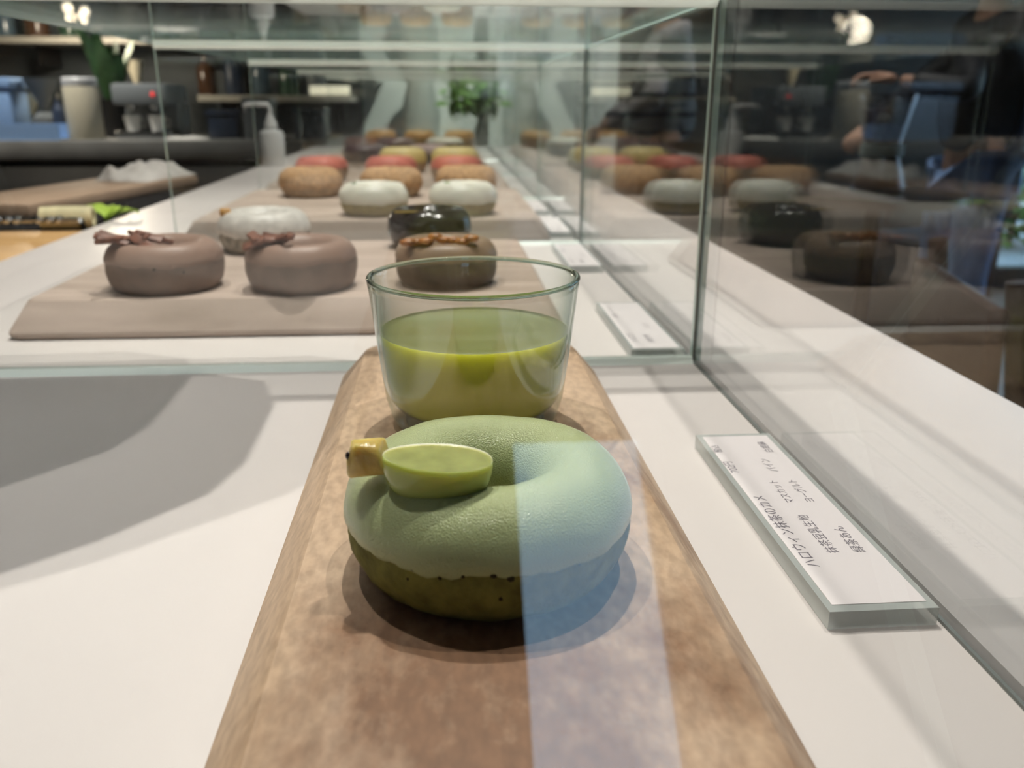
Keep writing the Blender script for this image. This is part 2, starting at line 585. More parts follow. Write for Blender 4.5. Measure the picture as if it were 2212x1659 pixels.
# ------------------------------------------------------------------ boards
def chamfer_board(name, label, x0, x1, y0, y1, z1, inset, material, rnd=.012, group=None, nose=.4):
    """wooden board, plan with rounded corners, sides sloping in toward the top"""
    def plan(ins, z):
        pts = []
        r = rnd
        for cx, cy, a0 in ((x1 - ins - r, y1 - ins - r, 0), (x0 + ins + r, y1 - ins - r, 90), (x0 + ins + r, y0 + ins + r, 180), (x1 - ins - r, y0 + ins + r, 270)):
            for k in range(6):
                a = math.radians(a0 + 90 * k / 5)
                pts.append(Vector((cx + r * math.cos(a), cy + r * math.sin(a), z)))
        return pts
    levels = [(inset * .25, 0), (0, z1 * .12), (0, z1 * .2), (inset * .97, z1 * .97), (inset * 1.06, z1)]
    vs, fs = [], []
    n = 24
    cx, cy = (x0 + x1) / 2, (y0 + y1) / 2
    for ins, z in levels:
        for p in plan(ins, z):
            vs.append(p - Vector((cx, cy, 0)))
    for l in range(len(levels) - 1):
        for k in range(n):
            fs.append([l * n + k, l * n + (k + 1) % n, (l + 1) * n + (k + 1) % n, (l + 1) * n + k])
    fs.append(list(range(n))[::-1])
    fs.append(list(range((len(levels) - 1) * n, len(levels) * n)))
    o = mesh(name, vs, fs, material, None, smooth=True, auto=25)
    o.location = (cx, cy, 0)
    return tag(o, label, 'board', group)

ZB = .022
M_maple = wood('maple_heartwood', (.60, .435, .30), (.49, .335, .21), stain=(.23, .12, .062), axis='y', centre=.004, width=.065, gscale=7)
M_pale = wood('pale_beech', (.57, .455, .385), (.42, .33, .27), axis='x', rough=.6, gscale=6)
fb = chamfer_board('serving_board', 'narrow tan wooden board with brown heartwood under the green doughnut', -.0575, .0825, .09, .483, ZB, .0135, M_maple, .02)
Z2 = .024
BOARDS = [(-.286, .080, .5665, .835, 'wide pale wooden board holding the three brown doughnuts'),
          (-.283, .118, .955, 1.33, 'pale wooden board holding the white iced doughnuts'),
          (-.285, .112, 1.40, 1.78, 'pale wooden board holding the pink and yellow iced doughnuts'),
          (-.28, .10, 1.85, 2.24, 'pale wooden board holding the purple and pale pink doughnuts'),
          (-.27, .10, 2.31, 2.66, 'farthest pale wooden board with the orange topped doughnuts')]
for x0, x1, y0, y1, lab in BOARDS:
    chamfer_board('serving_board', lab, x0, x1, y0, y1, Z2, .011, M_pale, .010, 'boards inside the case')

# ------------------------------------------------------------------ doughnuts
def sgnpow(v, e):
    return math.copysign(abs(v) ** e, v)

def section(phi, Ro, Ri, Hh, n=2.05):
    Rc, a, b_ = (Ro + Ri) / 2, (Ro - Ri) / 2, Hh / 2
    r = Rc + a * sgnpow(math.cos(phi), 2 / n)
    z = b_ + b_ * sgnpow(math.sin(phi), 2 / n)
    return r, z

def doughnut(label, loc, Ro, Hh, Ri, base_m, glaze_m=None, gz=.45, seed=0, wob=.0006, glaze_t=.0007, lump=0, lumpn=300, edge=.05, seg=96, ring=40, group='doughnuts on the boards', name='doughnut', rot=0, base_ro=1.0):
    t = thing(name, label, 'doughnut', loc, rot, group)
    vs, fs = [], []
    sv = Vector((seed * 7.3, seed * 2.9, seed * 1.3))
    for i in range(seg):
        th = 2 * math.pi * i / seg
        c, s = math.cos(th), math.sin(th)
        w1_ = 1 + .012 * noise.noise(Vector((c * 1.3, s * 1.3, 0)) + sv)
        for j in range(ring):
            r, z = section(2 * math.pi * j / ring, Ro * base_ro * w1_, Ri, Hh)
            z = max(z, Hh * .05)
            z = (z - Hh * .05) / .95
            p = Vector((r * c, r * s, z))
            d = wob * (noise.noise(p * 90 + sv) + .5 * noise.noise(p * 260 + sv))
            p += Vector((c, s, 0)) * d
            vs.append(p)
    for i in range(seg):
        i2 = (i + 1) % seg
        for j in range(ring):
            j2 = (j + 1) % ring
            fs.append([i * ring + j, i2 * ring + j, i2 * ring + j2, i * ring + j2])
    mesh('base', vs, fs, base_m, t, smooth=True)
    if glaze_m:
        vs, fs = [], []
        ng = 30
        for i in range(seg):
            th = 2 * math.pi * i / seg
            c, s = math.cos(th), math.sin(th)
            w1_ = 1 + .012 * noise.noise(Vector((c * 1.3, s * 1.3, 0)) + sv)
            g = gz + edge * noise.noise(Vector((c * 2.2, s * 2.2, 1)) + sv) + edge * .7 * noise.noise(Vector((c * 9, s * 9, 4)) + sv)
            ph0 = math.asin(max(-.98, min(.98, math.copysign(abs(g * 2 - 1) ** 1.17, g * 2 - 1))))
            ph1 = math.pi + .55
            for j in range(ng):
                u = j / (ng - 1)
                ph = ph0 + (ph1 - ph0) * u
                r, z = section(ph, Ro * w1_, Ri, Hh)
                nr, nz = math.cos(ph), math.sin(ph)
                off = glaze_t * (1 + .5 * noise.noise(Vector((c * 3, s * 3, u * 4)) + sv))
                if j == 0:
                    off = -.0008
                elif j == 1:
                    off *= .85
                elif j == ng - 1:
                    off = -.0008
                p = Vector(((r + nr * off) * c, (r + nr * off) * s, z + nz * off))
                if lump and 0 < j < ng - 1:
                    p += Vector((nr * c, nr * s, nz)) * lump * (.6 + noise.noise(p * lumpn + sv))
                vs.append(p)
        for i in range(seg):
            i2 = (i + 1) % seg
            for j in range(ng - 1):
                fs.append([i * ng + j, i2 * ng + j, i2 * ng + j + 1, i * ng + j + 1])
        mesh('glaze', vs, fs, glaze_m, t, smooth=True)
    return t

# --- the green doughnut in front
def glaze_green():
    m = mat('green_icing', (.455, .515, .265), .13, sss=.25, sssr=.004, spec=.45)
    nt = m.node_tree
    b = nt.nodes['Principled BSDF']
    L = nt.links.new
    tc = nt.nodes.new('ShaderNodeTexCoord')
    v = nt.nodes.new('ShaderNodeTexVoronoi')
    v.inputs['Scale'].default_value = 2400
    L(tc.outputs['Object'], v.inputs['Vector'])
    n2 = nt.nodes.new('ShaderNodeTexNoise')
    n2.inputs['Scale'].default_value = 2100
    n2.inputs['Detail'].default_value = 3
    L(tc.outputs['Object'], n2.inputs['Vector'])
    ad = nt.nodes.new('ShaderNodeMath')
    ad.operation = 'MULTIPLY_ADD'
    L(v.outputs['Distance'], ad.inputs[0])
    ad.inputs[1].default_value = -.55
    L(n2.outputs['Fac'], ad.inputs[2])
    bp = nt.nodes.new('ShaderNodeBump')
    bp.inputs['Strength'].default_value = .5
    bp.inputs['Distance'].default_value = .0006
    L(ad.outputs[0], bp.inputs['Height'])
    L(bp.outputs[0], b.inputs['Normal'])
    return m

M_gbase = mat('green_sponge', (.20, .19, .045), .75, var=.28, scale=160, bump=.35, bscale=700, spec=.25)
DZ = Vector((.0108, .2268, ZB))
gd = doughnut('pale green iced doughnut topped with a halved grape turtle', DZ, .0404, .0328, .0132, M_gbase, glaze_green(), gz=.46, seed=3, wob=.0008, seg=160, ring=56, edge=.06, base_ro=1.004, glaze_t=.0011)
M_pore = mat('dark_pore', (.03, .026, .008), .9)
for px, py, s in ((1066, 1226, .0011), (1103, 1233, .0012), (1081, 1277, .0009), (893, 1212, .0010), (950, 1234, .0006), (1000, 1230, .0006), (890, 1290, .0010), (1185, 1213, .0008), (1250, 1205, .0005), (882, 1236, .0006)):
    # on the sponge just under the icing: intersect the pixel ray with the doughnut's side
    d = ray(px, py + 14)
    best = None
    for k in range(400):
        p = Vector((0, 0, CAMZ)) + d * (.15 + k * .0004)
        q = p - DZ
        rr = math.hypot(q.x, q.y)
        z = q.z
        ph = math.asin(max(-1, min(1, math.copysign(abs(max(-1, min(1, z / .0328 * 2 - 1))) ** 1.17, z / .0328 * 2 - 1))))
        ro, _ = section(ph, .0404 * 1.006, .0132, .0328)
        if rr <= ro and 0 < z < .0328:
            best = q
            break
    if best:
        blob('pore', best, (s, s, s * 1.25), M_pore, gd, 1)

# grape and pineapple turtle (parts of the doughnut's decoration)
def grape_mat():
    m = mat('grape_skin', (.37, .43, .11), .2, sss=.8, sssr=.012, spec=.5)
    return m

M_grape = grape_mat()
M_flesh = mat('grape_flesh', (.38, .41, .15), .14, sss=.8, sssr=.012, var=.12, scale=150, bump=.10, bscale=300)
M_pine = mat('pineapple', (.60, .45, .13), .25, sss=.7, sssr=.006, var=.12, scale=160, bump=.3, bscale=600)
M_seed = mat('dark_seed', (.02, .008, .006), .25)

gp = at(945, 1000, z=ZB + .0395) - DZ
def half_grape(c):
    bm = bmesh.new()
    bmesh.ops.create_uvsphere(bm, u_segments=36, v_segments=22, radius=1)
    M0 = Matrix.Translation(c) @ Matrix.Rotation(math.radians(-6), 4, 'Z') @ Matrix.Rotation(math.radians(3), 4, 'X') @ Matrix.Rotation(math.radians(3), 4, 'Y')
    r = bmesh.ops.bisect_plane(bm, geom=bm.verts[:] + bm.edges[:] + bm.faces[:], plane_co=(0, 0, .12), plane_no=(0, 0, 1), clear_outer=True)
    ed = [e for e in r['geom_cut'] if isinstance(e, bmesh.types.BMEdge)]
    f = bmesh.ops.contextual_create(bm, geom=ed)['faces']
    for ff in f:
        ff.material_index = 1
    ins = bmesh.ops.inset_region(bm, faces=f, thickness=.08, depth=-.02)
    for ff in ins['faces']:
        ff.material_index = 1
    for v in bm.verts:
        x = v.co.x
        k = .0082 * (1 + .10 * x)
        v.co = M0 @ Vector((x * .0142, v.co.y * k, v.co.z * .0140))
    for ff in bm.faces:
        ff.smooth = ff.material_index == 0
    me = bpy.data.meshes.new('grape_half')
    bmesh.ops.recalc_face_normals(bm, faces=bm.faces)
    bm.to_mesh(me)
    bm.free()
    me.materials.append(M_grape)
    me.materials.append(M_flesh)
    o = bpy.data.objects.new('grape_half', me)
    C.objects.link(o)
    o.parent = gd
    o['label'] = 'halved green grape shell, cut face up'
    return o

half_grape(gp)
hp = at(797, 990, z=ZB + .0385) - DZ
bm = bmesh.new()
bm_box(bm, -.0050, .0046, -.0038, .0038, -.0040, .0040, .0014, 2)
bmesh.ops.subdivide_edges(bm, edges=bm.edges[:], cuts=1)
for v in bm.verts:
    v.co += Vector((noise.noise(v.co * 190), noise.noise(v.co * 190 + Vector((5, 0, 0))), noise.noise(v.co * 190 + Vector((0, 7, 0))))) * .0022 + Vector((0, 0, -.0008 if v.co.x < -.002 and v.co.z < 0 else 0))
    v.co = Matrix.Rotation(math.radians(-6), 3, 'Z') @ v.co + hp
hd = from_bm('pineapple_head', bm, M_pine, gd, True)
hd['label'] = 'yellow pineapple chunk head'
ev = blob('eye', hp + Vector((-.0050, -.0018, .0016)), (.0009, .0010, .0012), M_seed, hd, 2)

# --- tumbler of green tea
M_tum = pane_glass('tumbler_glass', (.985, .992, .985), .05, edge=(.35, .46, .36))
M_base_gl = pane_glass('tumbler_base_glass', (.93, .96, .94), .06, edge=(.35, .44, .40))
TC = Vector((.0112, .3440, ZB))
T = thing('tumbler', 'clear glass tumbler of green tea behind the green doughnut', 'glass', TC)
RT, RB, THh = .0424, .0352, .0606
def rad_o(z):
    return RB + (RT - RB) * (z / THh) ** .9
wall = .0016
prof = [(0, .0004), (RB - .006, .0), (RB - .003, .0006), (RB - .0006, .0028), (RB, .006)]
prof += [(rad_o(z), z) for z in (.012, .02, .03, .04, .05, .057)]
prof += [(RT, THh - .0012), (RT - .0005, THh - .0002), (RT - wall * .6, THh), (RT - wall - .0001, THh - .0008)]
prof += [(rad_o(z) - wall, z) for z in (.057, .05, .04, .03, .02, .012)]
prof += [(RB - wall - .0006, .0085), (RB - .006, .0064), (RB - .014, .0058), (0, .0056)]
lathe('tumbler_wall', prof, M_tum, T, 96, auto=60)
LZ_ = .0392
M_tea = mat('green_tea', (.57, .58, .11), .03, sss=.75, sssr=.02, spec=.5, alpha=.9)
M_tea.node_tree.nodes['Principled BSDF'].inputs['Subsurface Radius'].default_value = (1, .95, .25)
g = .00025
lp = [(0, .0060), (RB - .014, .0062), (RB - .006, .0068), (RB - wall - .001, .0089)]
lp += [(rad_o(z) - wall - g, z) for z in (.012, .02, .03, .037)]
lp += [(rad_o(LZ_) - wall - g, LZ_), (rad_o(LZ_) - wall - .0012, LZ_ - .0001), (rad_o(LZ_) - wall - .004, LZ_ - .0001), (0, LZ_ - .0001)]
tea = lathe('green_tea', lp, M_tea, T, 96, auto=60)
M_teatop = mat('tea_top_darkened', (.31, .34, .13), .02, spec=.6, alpha=.62)  # darker copy of the tea: the top's dimmer lighting put into its colour
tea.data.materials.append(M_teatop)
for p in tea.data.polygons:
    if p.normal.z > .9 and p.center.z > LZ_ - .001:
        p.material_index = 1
M_rim = mat('rim_glass', (.62, .74, .62), .02, trans=1)
vs, fs = [], []
for i in range(96):
    a = 2 * math.pi * i / 96
    for j in range(8):
        q = 2 * math.pi * j / 8
        rr_ = RT - wall * .5 + .00115 * math.cos(q)
        vs.append((rr_ * math.cos(a), rr_ * math.sin(a), THh + .0002 + .0010 * math.sin(q)))
for i in range(96):
    for j in range(8):
        fs.append([i * 8 + j, ((i + 1) % 96) * 8 + j, ((i + 1) % 96) * 8 + (j + 1) % 8, i * 8 + (j + 1) % 8])
mesh('rim', vs, fs, M_rim, T, smooth=True)
tea['label'] = 'cloudy olive green tea'
lathe('foot_ring', [(0, -.0), (RB - .007, 0), (RB - .006, .0012), (RB - .010, .0016), (0, .0012)], M_base_gl, T, 64)

# ------------------------------------------------------------------ price cards
M_acry = pane_glass('acrylic', (.95, .97, .96), .05, edge=(.70, .78, .75))
M_acry_e = mat('acrylic_edge', (.74, .79, .76), .12, spec=.7, alpha=.55)
M_paper = mat('card_paper', (.80, .75, .75), .7)
M_ink = mat('ink', (.20, .18, .21), .7)

def lettering(txt, size, parent, x, y, z, wx=1.0):
    cu = bpy.data.curves.new('lettering', 'FONT')
    cu.body = txt
    cu.size = size
    cu.fill_mode = 'FRONT'
    tmp = bpy.data.objects.new('lettering_tmp', cu)
    C.objects.link(tmp)
    dg = bpy.context.evaluated_depsgraph_get()
    me = bpy.data.meshes.new_from_object(tmp.evaluated_get(dg))
    bpy.data.objects.remove(tmp)
    bpy.data.curves.remove(cu)
    me.name = 'lettering'
    # reads from the near end toward the far end, tops toward the board
    for v in me.vertices:
        v.co = Vector((x - v.co.y, y + v.co.x * wx, z))
    me.materials.clear()
    me.materials.append(M_ink)
    o = bpy.data.objects.new('lettering', me)
    C.objects.link(o)
    o.parent = parent
    return o

def price_card(label, x0, x1, y0, y1, lines):
    t = thing('price_card', label, 'price card', ((x0 + x1) / 2, (y0 + y1) / 2, 0), 0, 'acrylic price cards beside the boards')
    hx, hy, th = (x1 - x0) / 2, (y1 - y0) / 2, .0062
    vs = [(x, y, z) for x in (-hx, hx) for y in (-hy, hy) for z in (.0002, th)]
    fs = [[0, 1, 3, 2], [4, 6, 7, 5], [0, 4, 5, 1], [2, 3, 7, 6], [0, 2, 6, 4], [1, 5, 7, 3]]
    mesh('holder_block', vs, fs, None, t, mats=[M_acry, M_acry_e], fmats=[1, 1, 1, 1, 1, 1])
    box('paper', -hx + .0022, hx - .0022, -hy + .0035, hy - .003, th, th + .0002, M_paper, t)
    for txt, s, fx, fy in lines:
        lettering(txt, s, t, -hx + fx * 2 * hx, -hy + fy * 2 * hy, th + .00026)
    return t

L1 = [('ハロウィン抹茶のカメ', .0054, .235, .175), ('抹茶豆乳生地', .0047, .53, .235), ('緑茶あん', .0047, .80, .235),
      ('マスカット', .0042, .53, .50), ('ヨーグルト', .0042, .76, .50), ('702円', .0047, .18, .70), ('税込', .0042, .17, .85), ('パイン', .0046, .66, .70), ('白胡麻', .0042, .82, .84)]
price_card('sharp nearest acrylic price card beside the green doughnut', .1112, .1450, .2150, .3580, L1)
L2 = [('ショコラ', .0056, .25, .12), ('米粉生地', .0046, .55, .12), ('ココア', .0044, .72, .40), ('350円', .0046, .25, .62)]
price_card('blurred acrylic price card just behind the first glass divider', .1112, .1440, .4985, .628, L2)
price_card('acrylic price card just in front of the second glass divider', .1112, .1440, .775, .905, L2)
price_card('acrylic price card just behind the second glass divider', .1195, .1465, .985, 1.12, L2)
price_card('far acrylic price card beyond the white iced doughnuts', .1165, .1440, 1.19, 1.31, L2)

# ------------------------------------------------------------------ doughnuts on the wide boards
M_choc = mat('cocoa_dough', (.235, .165, .13), .6, var=.14, scale=70, bump=.25, bscale=300, spec=.3)
M_chocg = mat('milk_choc_icing', (.33, .215, .165), .42, var=.05, scale=40, spec=.4)
M_shard = mat('chocolate_shard', (.20, .075, .042), .45, var=.3, scale=200)
M_dark = mat('dark_choc_icing', (.022, .014, .011), .16, spec=.6)
M_whiteg = mat('white_icing', (.80, .78, .68), .35, sss=.2, sssr=.004)
M_cream = mat('olive_cream_dough', (.36, .31, .15), .75, var=.2, scale=120)
M_pea = mat('nut_crumb', (.50, .30, .15), .8, var=.4, scale=260, bump=.8, bscale=420)
M_tan = mat('tan_dough', (.40, .28, .17), .8, var=.25, scale=160)
M_pink = mat('coral_icing', (.80, .22, .17), .5, var=.06, scale=60)
M_yel = mat('yellow_icing', (.80, .62, .24), .5, var=.06, scale=60)
M_pur = mat('purple_icing', (.10, .055, .075), .35, var=.3, scale=120)
M_lpink = mat('pale_pink_icing', (.58, .40, .40), .45, var=.15, scale=120)
M_orange = mat('orange_topping', (.62, .33, .09), .5, var=.2, scale=90)
M_grey = mat('speckled_dough', (.30, .26, .20), .8, var=.4, scale=180)
M_mint = mat('herb_leaf', (.05, .10, .02), .5)
M_nut = mat('caramel_nut', (.36, .13, .03), .35, var=.3, scale=200)

def place(px_l, px_r, py, z=Z2):
    l, r = at(px_l, py, z=z), at(px_r, py, z=z)
    R = (r.x - l.x) / 2
    return (l.x + r.x) / 2, (l.y + r.y) / 2 + R * .80, R

def shards(t, n, cx, cy, z, spread, ln, m, seed, wmul=1.0, name='chocolate_shard'):
    rnd = random.Random(seed)
    for i in range(n):
        a = rnd.uniform(-.5, .5)
        M = Matrix.Translation((cx + rnd.uniform(-1, 1) * spread, cy + rnd.uniform(-1, 1) * spread * .55, z + rnd.uniform(0, .004))) @ Matrix.Rotation(rnd.uniform(-.9, .9), 4, 'Z') @ Matrix.Rotation(a, 4, 'Y') @ Matrix.Rotation(rnd.uniform(-.8, .8), 4, 'X')
        l = ln * rnd.uniform(.7, 1.2)
        box(name, -l / 2, l / 2, -.0022 * wmul, .0022 * wmul, -.0009 * wmul, .0009 * wmul, m, t, .0004, M)

# row of three brown doughnuts
x, y, R = place(201, 465, 640)
t = doughnut('brown chocolate doughnut with shards at the board\'s left corner', (x, y, Z2), .0392, .0325, .0175, M_choc, M_chocg, gz=.60, seed=11, edge=.05)
shards(t, 10, -.017, -.018, .0335, .016, .022, M_shard, 3, 1.4)
for q in ((.004, -.0382, .019), (-.024, -.0303, .016), (.021, -.0325, .016)):
    blob('pore', q, (.0011, .0011, .0012), M_pore, t, 1)
x, y, R = place(515, 765, 638)
t = doughnut('middle brown chocolate doughnut with a pile of shards', (x, y, Z2), .0385, .0325, .0175, M_choc, M_chocg, gz=.62, seed=12, edge=.05)
shards(t, 9, -.020, -.018, .0335, .012, .019, M_shard, 8, 1.4)
M_choc2 = mat('dark_cocoa_dough', (.14, .105, .075), .6, var=.25, scale=70, bump=.25, bscale=300, spec=.3)
M_chocg2 = mat('cocoa_icing', (.27, .18, .12), .4, var=.08, scale=40, spec=.4)
x, y, R = place(850, 1081, 628)
t = doughnut('brown doughnut topped with caramel nuts seen through the tumbler', (x, y, Z2), .0365, .031, .0165, M_choc2, M_chocg2, gz=.62, seed=13, edge=.05)
rnd = random.Random(4)
for i in range(8):
    blob('caramel_nut', (-.026 + i * .0062, -.012 + rnd.uniform(-.006, .006) - .008, .0325 + rnd.uniform(0, .003)), (.0058, .0038, .0026), M_nut, t, 2, .3, 2, i)
# second row: pale speckled and dark chocolate
x, y, R = place(459, 660, 552)
t = doughnut('pale grey speckled iced doughnut with an orange crumb', (x, y, Z2), .039, .034, .014, M_grey, mat('pale_speckled_icing', (.66, .63, .58), .4, var=.14, scale=150), gz=.42, seed=14, edge=.10)
blob('orange_crumb', (-.029, -.012, .0335), (.0055, .004, .0042), M_orange, t, 2, .3, 2, 3)
x, y, R = place(836, 1021, 543)
t = doughnut('glossy dark chocolate doughnut behind the tumbler', (x, y, Z2), .0372, .034, .013, M_dark, M_dark, gz=.2, seed=15, edge=.03)
box('orange_peel_strip', -.032, -.008, -.026, -.0225, .0328, .0344, mat('candied_peel', (.33, .23, .03), .4), t, .0006, Matrix.Rotation(.08, 4, 'Z'))
# white iced pair
for k, (a, b_, py, lab) in enumerate(((728, 882, 470, 'white iced doughnut with a dark herb speck, left of the pair'), (930, 1075, 468, 'white iced doughnut with a green leaf, right of the pair'))):
    x, y, R = place(a, b_, py)
    t = doughnut(lab, (x, y, Z2), .0385, .0345, .012, M_cream, M_whiteg, gz=.36, seed=20 + k, edge=.04, glaze_t=.0014)
    blob('herb_leaf', (-.020 + .002 * k, -.016, .0352), (.0035, .003, .0025), M_mint if k == 0 else mat('lime_leaf', (.16, .26, .03), .5), t, 2, .4, 3, k)
# nut crumbed row
for k, (a, b_, py, lab) in enumerate(((595, 735, 429, 'nut crumbed doughnut at the left end of its row'), (785, 903, 428, 'nut crumbed doughnut between the two white ones'), (940, 1077, 424, 'nut crumbed doughnut at the right end of its row'))):
    x, y, R = place(a, b_, py)
    doughnut(lab, (x, y, Z2), .0405, .0355, .012, M_tan, M_pea, gz=.30, seed=30 + k, lump=.0016, edge=.1, glaze_t=.0012)
# coral row
for k, (cx, lab) in enumerate(((-.198, 'coral pink iced doughnut, leftmost of three'), (-.085, 'coral pink iced doughnut, middle of three'), (.022, 'coral pink iced doughnut, rightmost of three'))):
    doughnut(lab, (cx, 1.475, Z2), .0425, .036, .012, M_tan, M_pink, gz=.50, seed=40 + k, edge=.05, seg=64, ring=28)
for k, (cx, lab) in enumerate(((-.193, 'yellow iced doughnut behind the left coral pink one'), (-.073, 'yellow iced doughnut behind the middle coral pink one'), (.022, 'yellow iced doughnut behind the right coral pink one'))):
    if k:
        doughnut(lab, (cx, 1.645, Z2), .0435, .042, .012, M_tan, M_yel, gz=.36, seed=45 + k, edge=.05, seg=64, ring=28)
# purple row
for k, (cx, m_, lab) in enumerate(((-.165, M_pur, 'dark purple iced doughnut beside the pump bottle'), (-.030, M_lpink, 'pale pink iced doughnut behind the yellow pair'))):
    doughnut(lab, (cx, 1.91, Z2), .045, .034, .012, mat('plum_dough', (.07, .045, .05), .7, var=.2, scale=90), m_, gz=.42, seed=50 + k, edge=.08, seg=64, ring=28)
for k, (cx, m_, lab) in enumerate(((-.110, M_pur, 'plum iced doughnut behind the dark purple one'), (.005, M_whiteg, 'cream topped dark doughnut near the right board edge'))):
    doughnut(lab, (cx, 2.12, Z2), .046, .040, .012, mat('brown_dough', (.12, .06, .04), .7, var=.2, scale=90), m_, gz=.74 if k else .4, seed=55 + k, edge=.06, seg=64, ring=28)
for k, (cx, lab) in enumerate(((-.165, 'orange topped doughnut, leftmost on the farthest board'), (-.062, 'orange topped doughnut, middle of the farthest board'), (.045, 'orange topped doughnut, rightmost on the farthest board'))):
    doughnut(lab, (cx, 2.44, Z2), .042, .046, .012, mat('toffee_dough', (.30, .16, .06), .7, var=.2, scale=90), M_orange, gz=.55, seed=60 + k, edge=.06, seg=64, ring=28)

# ------------------------------------------------------------------ pump bottle at the counter's left edge
M_wplast = mat('white_plastic', (.84, .84, .83), .35)
pb = Vector((-.396, 2.13, 0))
t = thing('pump_bottle', 'white pump bottle standing on the counter\'s left edge', 'bottle', (pb.x, pb.y, 0))
lathe('bottle_body', [(0, 0), (.026, 0), (.028, .003), (.028, .072), (.025, .079), (.012, .083), (.011, .088), (0, .088)], M_wplast, t, 28)
lathe('collar', [(0, .086), (.015, .086), (.014, .097), (.007, .112), (.005, .118), (0, .118)], M_wplast, t, 20)
tube('nozzle', [(0, 0, .114), (0, 0, .132), (-.004, 0, .137), (-.05, 0, .138), (-.056, 0, .132), (-.057, 0, .122)], [.0045, .0045, .006, .0055, .005, .004], M_wplast, t, 10)

# ------------------------------------------------------------------ worktop, board, cloth and roll left of the counter
M_oak = wood('warm_oak', (.62, .38, .16), (.50, .29, .11), axis='x', rough=.45)
wt = thing('oak_worktop', 'warm oak worktop against the counter\'s left side', 'worktop', (0, 0, FZ))
box('worktop_slab', -1.5, CL - .004, .2, 1.12, -FZ - .045, -FZ - .006, M_oak, wt, .002)
for (ax, ay) in ((-1.45, .25), (-.50, .25), (-1.45, 1.05), (-.50, 1.05)):
    box('leg', ax - .02, ax + .02, ay - .02, ay + .02, 0, -FZ - .045, M_black, wt)
M_steel = mat('brushed_steel', (.55, .56, .57), .22, metal=1)
rt = thing('towel_rail', 'thin steel rail along the oak worktop\'s far edge', 'rail', (0, 1.125, 0))
tube('rail_bar', [(-1.45, 0, .006), (CL - .02, 0, .006)], .004, M_steel, rt)
for k in range(9):
    lathe('glint_knob', [(0, -.006), (.006, -.004), (.008, 0), (.006, .004), (0, .006)], M_steel, rt, 12, (-.60 + (k % 3) * .012 + (k // 3) * .05, 0, .007))  # steel knobs added to catch bright glints along the rail
tube('rail_post', [(-1.45, .012, -.006), (-1.45, 0, .006)], .004, M_steel, rt)
tube('rail_post', [(CL - .02, .012, -.006), (CL - .02, 0, .006)], .004, M_steel, rt)
pt = thing('prep_table', 'black prep table left of the counter under the small board', 'table', (0, 0, FZ))
box('table_top', -1.6, CL - .004, 1.13, 2.2, -FZ - .05, -FZ - .006, mat('matt_black', (.012, .011, .011), .8, spec=.15), pt, .003)
box('shelf', -1.58, CL - .03, 1.16, 2.15, .2, .23, M_black, pt)
for (ax, ay) in ((-1.56, 1.17), (-.47, 1.17), (-1.56, 2.15), (-.47, 2.15)):
    box('leg', ax - .02, ax + .02, ay - .02, ay + .02, 0, -FZ - .05, M_black, pt)
M_cutb = wood('cutting_board_wood', (.46, .33, .23), (.36, .25, .17), axis='y', rough=.6)
bb = box('cutting_board', -.078, .078, -.24, .24, 0, .018, M_cutb, None, .003)
bb.location = (-.590, 1.50, -.0059)
bb.rotation_euler = (0, 0, -.22)
tag(bb, 'brown cutting board left of the counter, carrying the white cloth', 'board')
# crumpled cloth
def cloth(name, cx, cy, z, sx, sy, hgt, m, seed, rot=0):
    n = 26
    vs, fs = [], []
    for i in range(n):
        for j in range(n):
            u, v = i / (n - 1) - .5, j / (n - 1) - .5
            fall = max(0, 1 - (2 * abs(u)) ** 4) * max(0, 1 - (2 * abs(v)) ** 4)
            hh = hgt * fall * (.45 + .55 * abs(noise.noise(Vector((u * 4.2, v * 4.2, seed))) * 2.0 + .3 * math.sin(u * 11 + v * 5)))
            e = .08 * noise.noise(Vector((u * 3, v * 3, seed + 9)))
            vs.append((sx * (u + e), sy * (v + e), max(.0006, hh)))
    for i in range(n - 1):
        for j in range(n - 1):
            fs.append([i * n + j, (i + 1) * n + j, (i + 1) * n + j + 1, i * n + j + 1])
    k = len(vs)
    # underside
    vs += [(a, b__, 0) for a, b__, _ in vs[:k]]
    for i in range(n - 1):
        for j in range(n - 1):
            fs.append([k + i * n + j, k + i * n + j + 1, k + (i + 1) * n + j + 1, k + (i + 1) * n + j])
    rim = [i * n for i in range(n)] + [(n - 1) * n + j for j in range(1, n)] + [i * n + n - 1 for i in range(n - 2, -1, -1)] + [j for j in range(n - 2, 0, -1)]
    for a, b__ in zip(rim, rim[1:] + rim[:1]):
        fs.append([a, b__, k + b__, k + a])
    o = mesh(name, vs, fs, m, None, smooth=True, auto=60)
    o.location = (cx, cy, z)
    o.rotation_euler = (0, 0, rot)
    return o
M_linen = mat('white_linen', (.72, .69, .64), .9)
tag(cloth('cloth', -.545, 1.68, .0124, .11, .18, .030, M_linen, 2, -.2), 'crumpled white cloth on the brown cutting board', 'cloth')
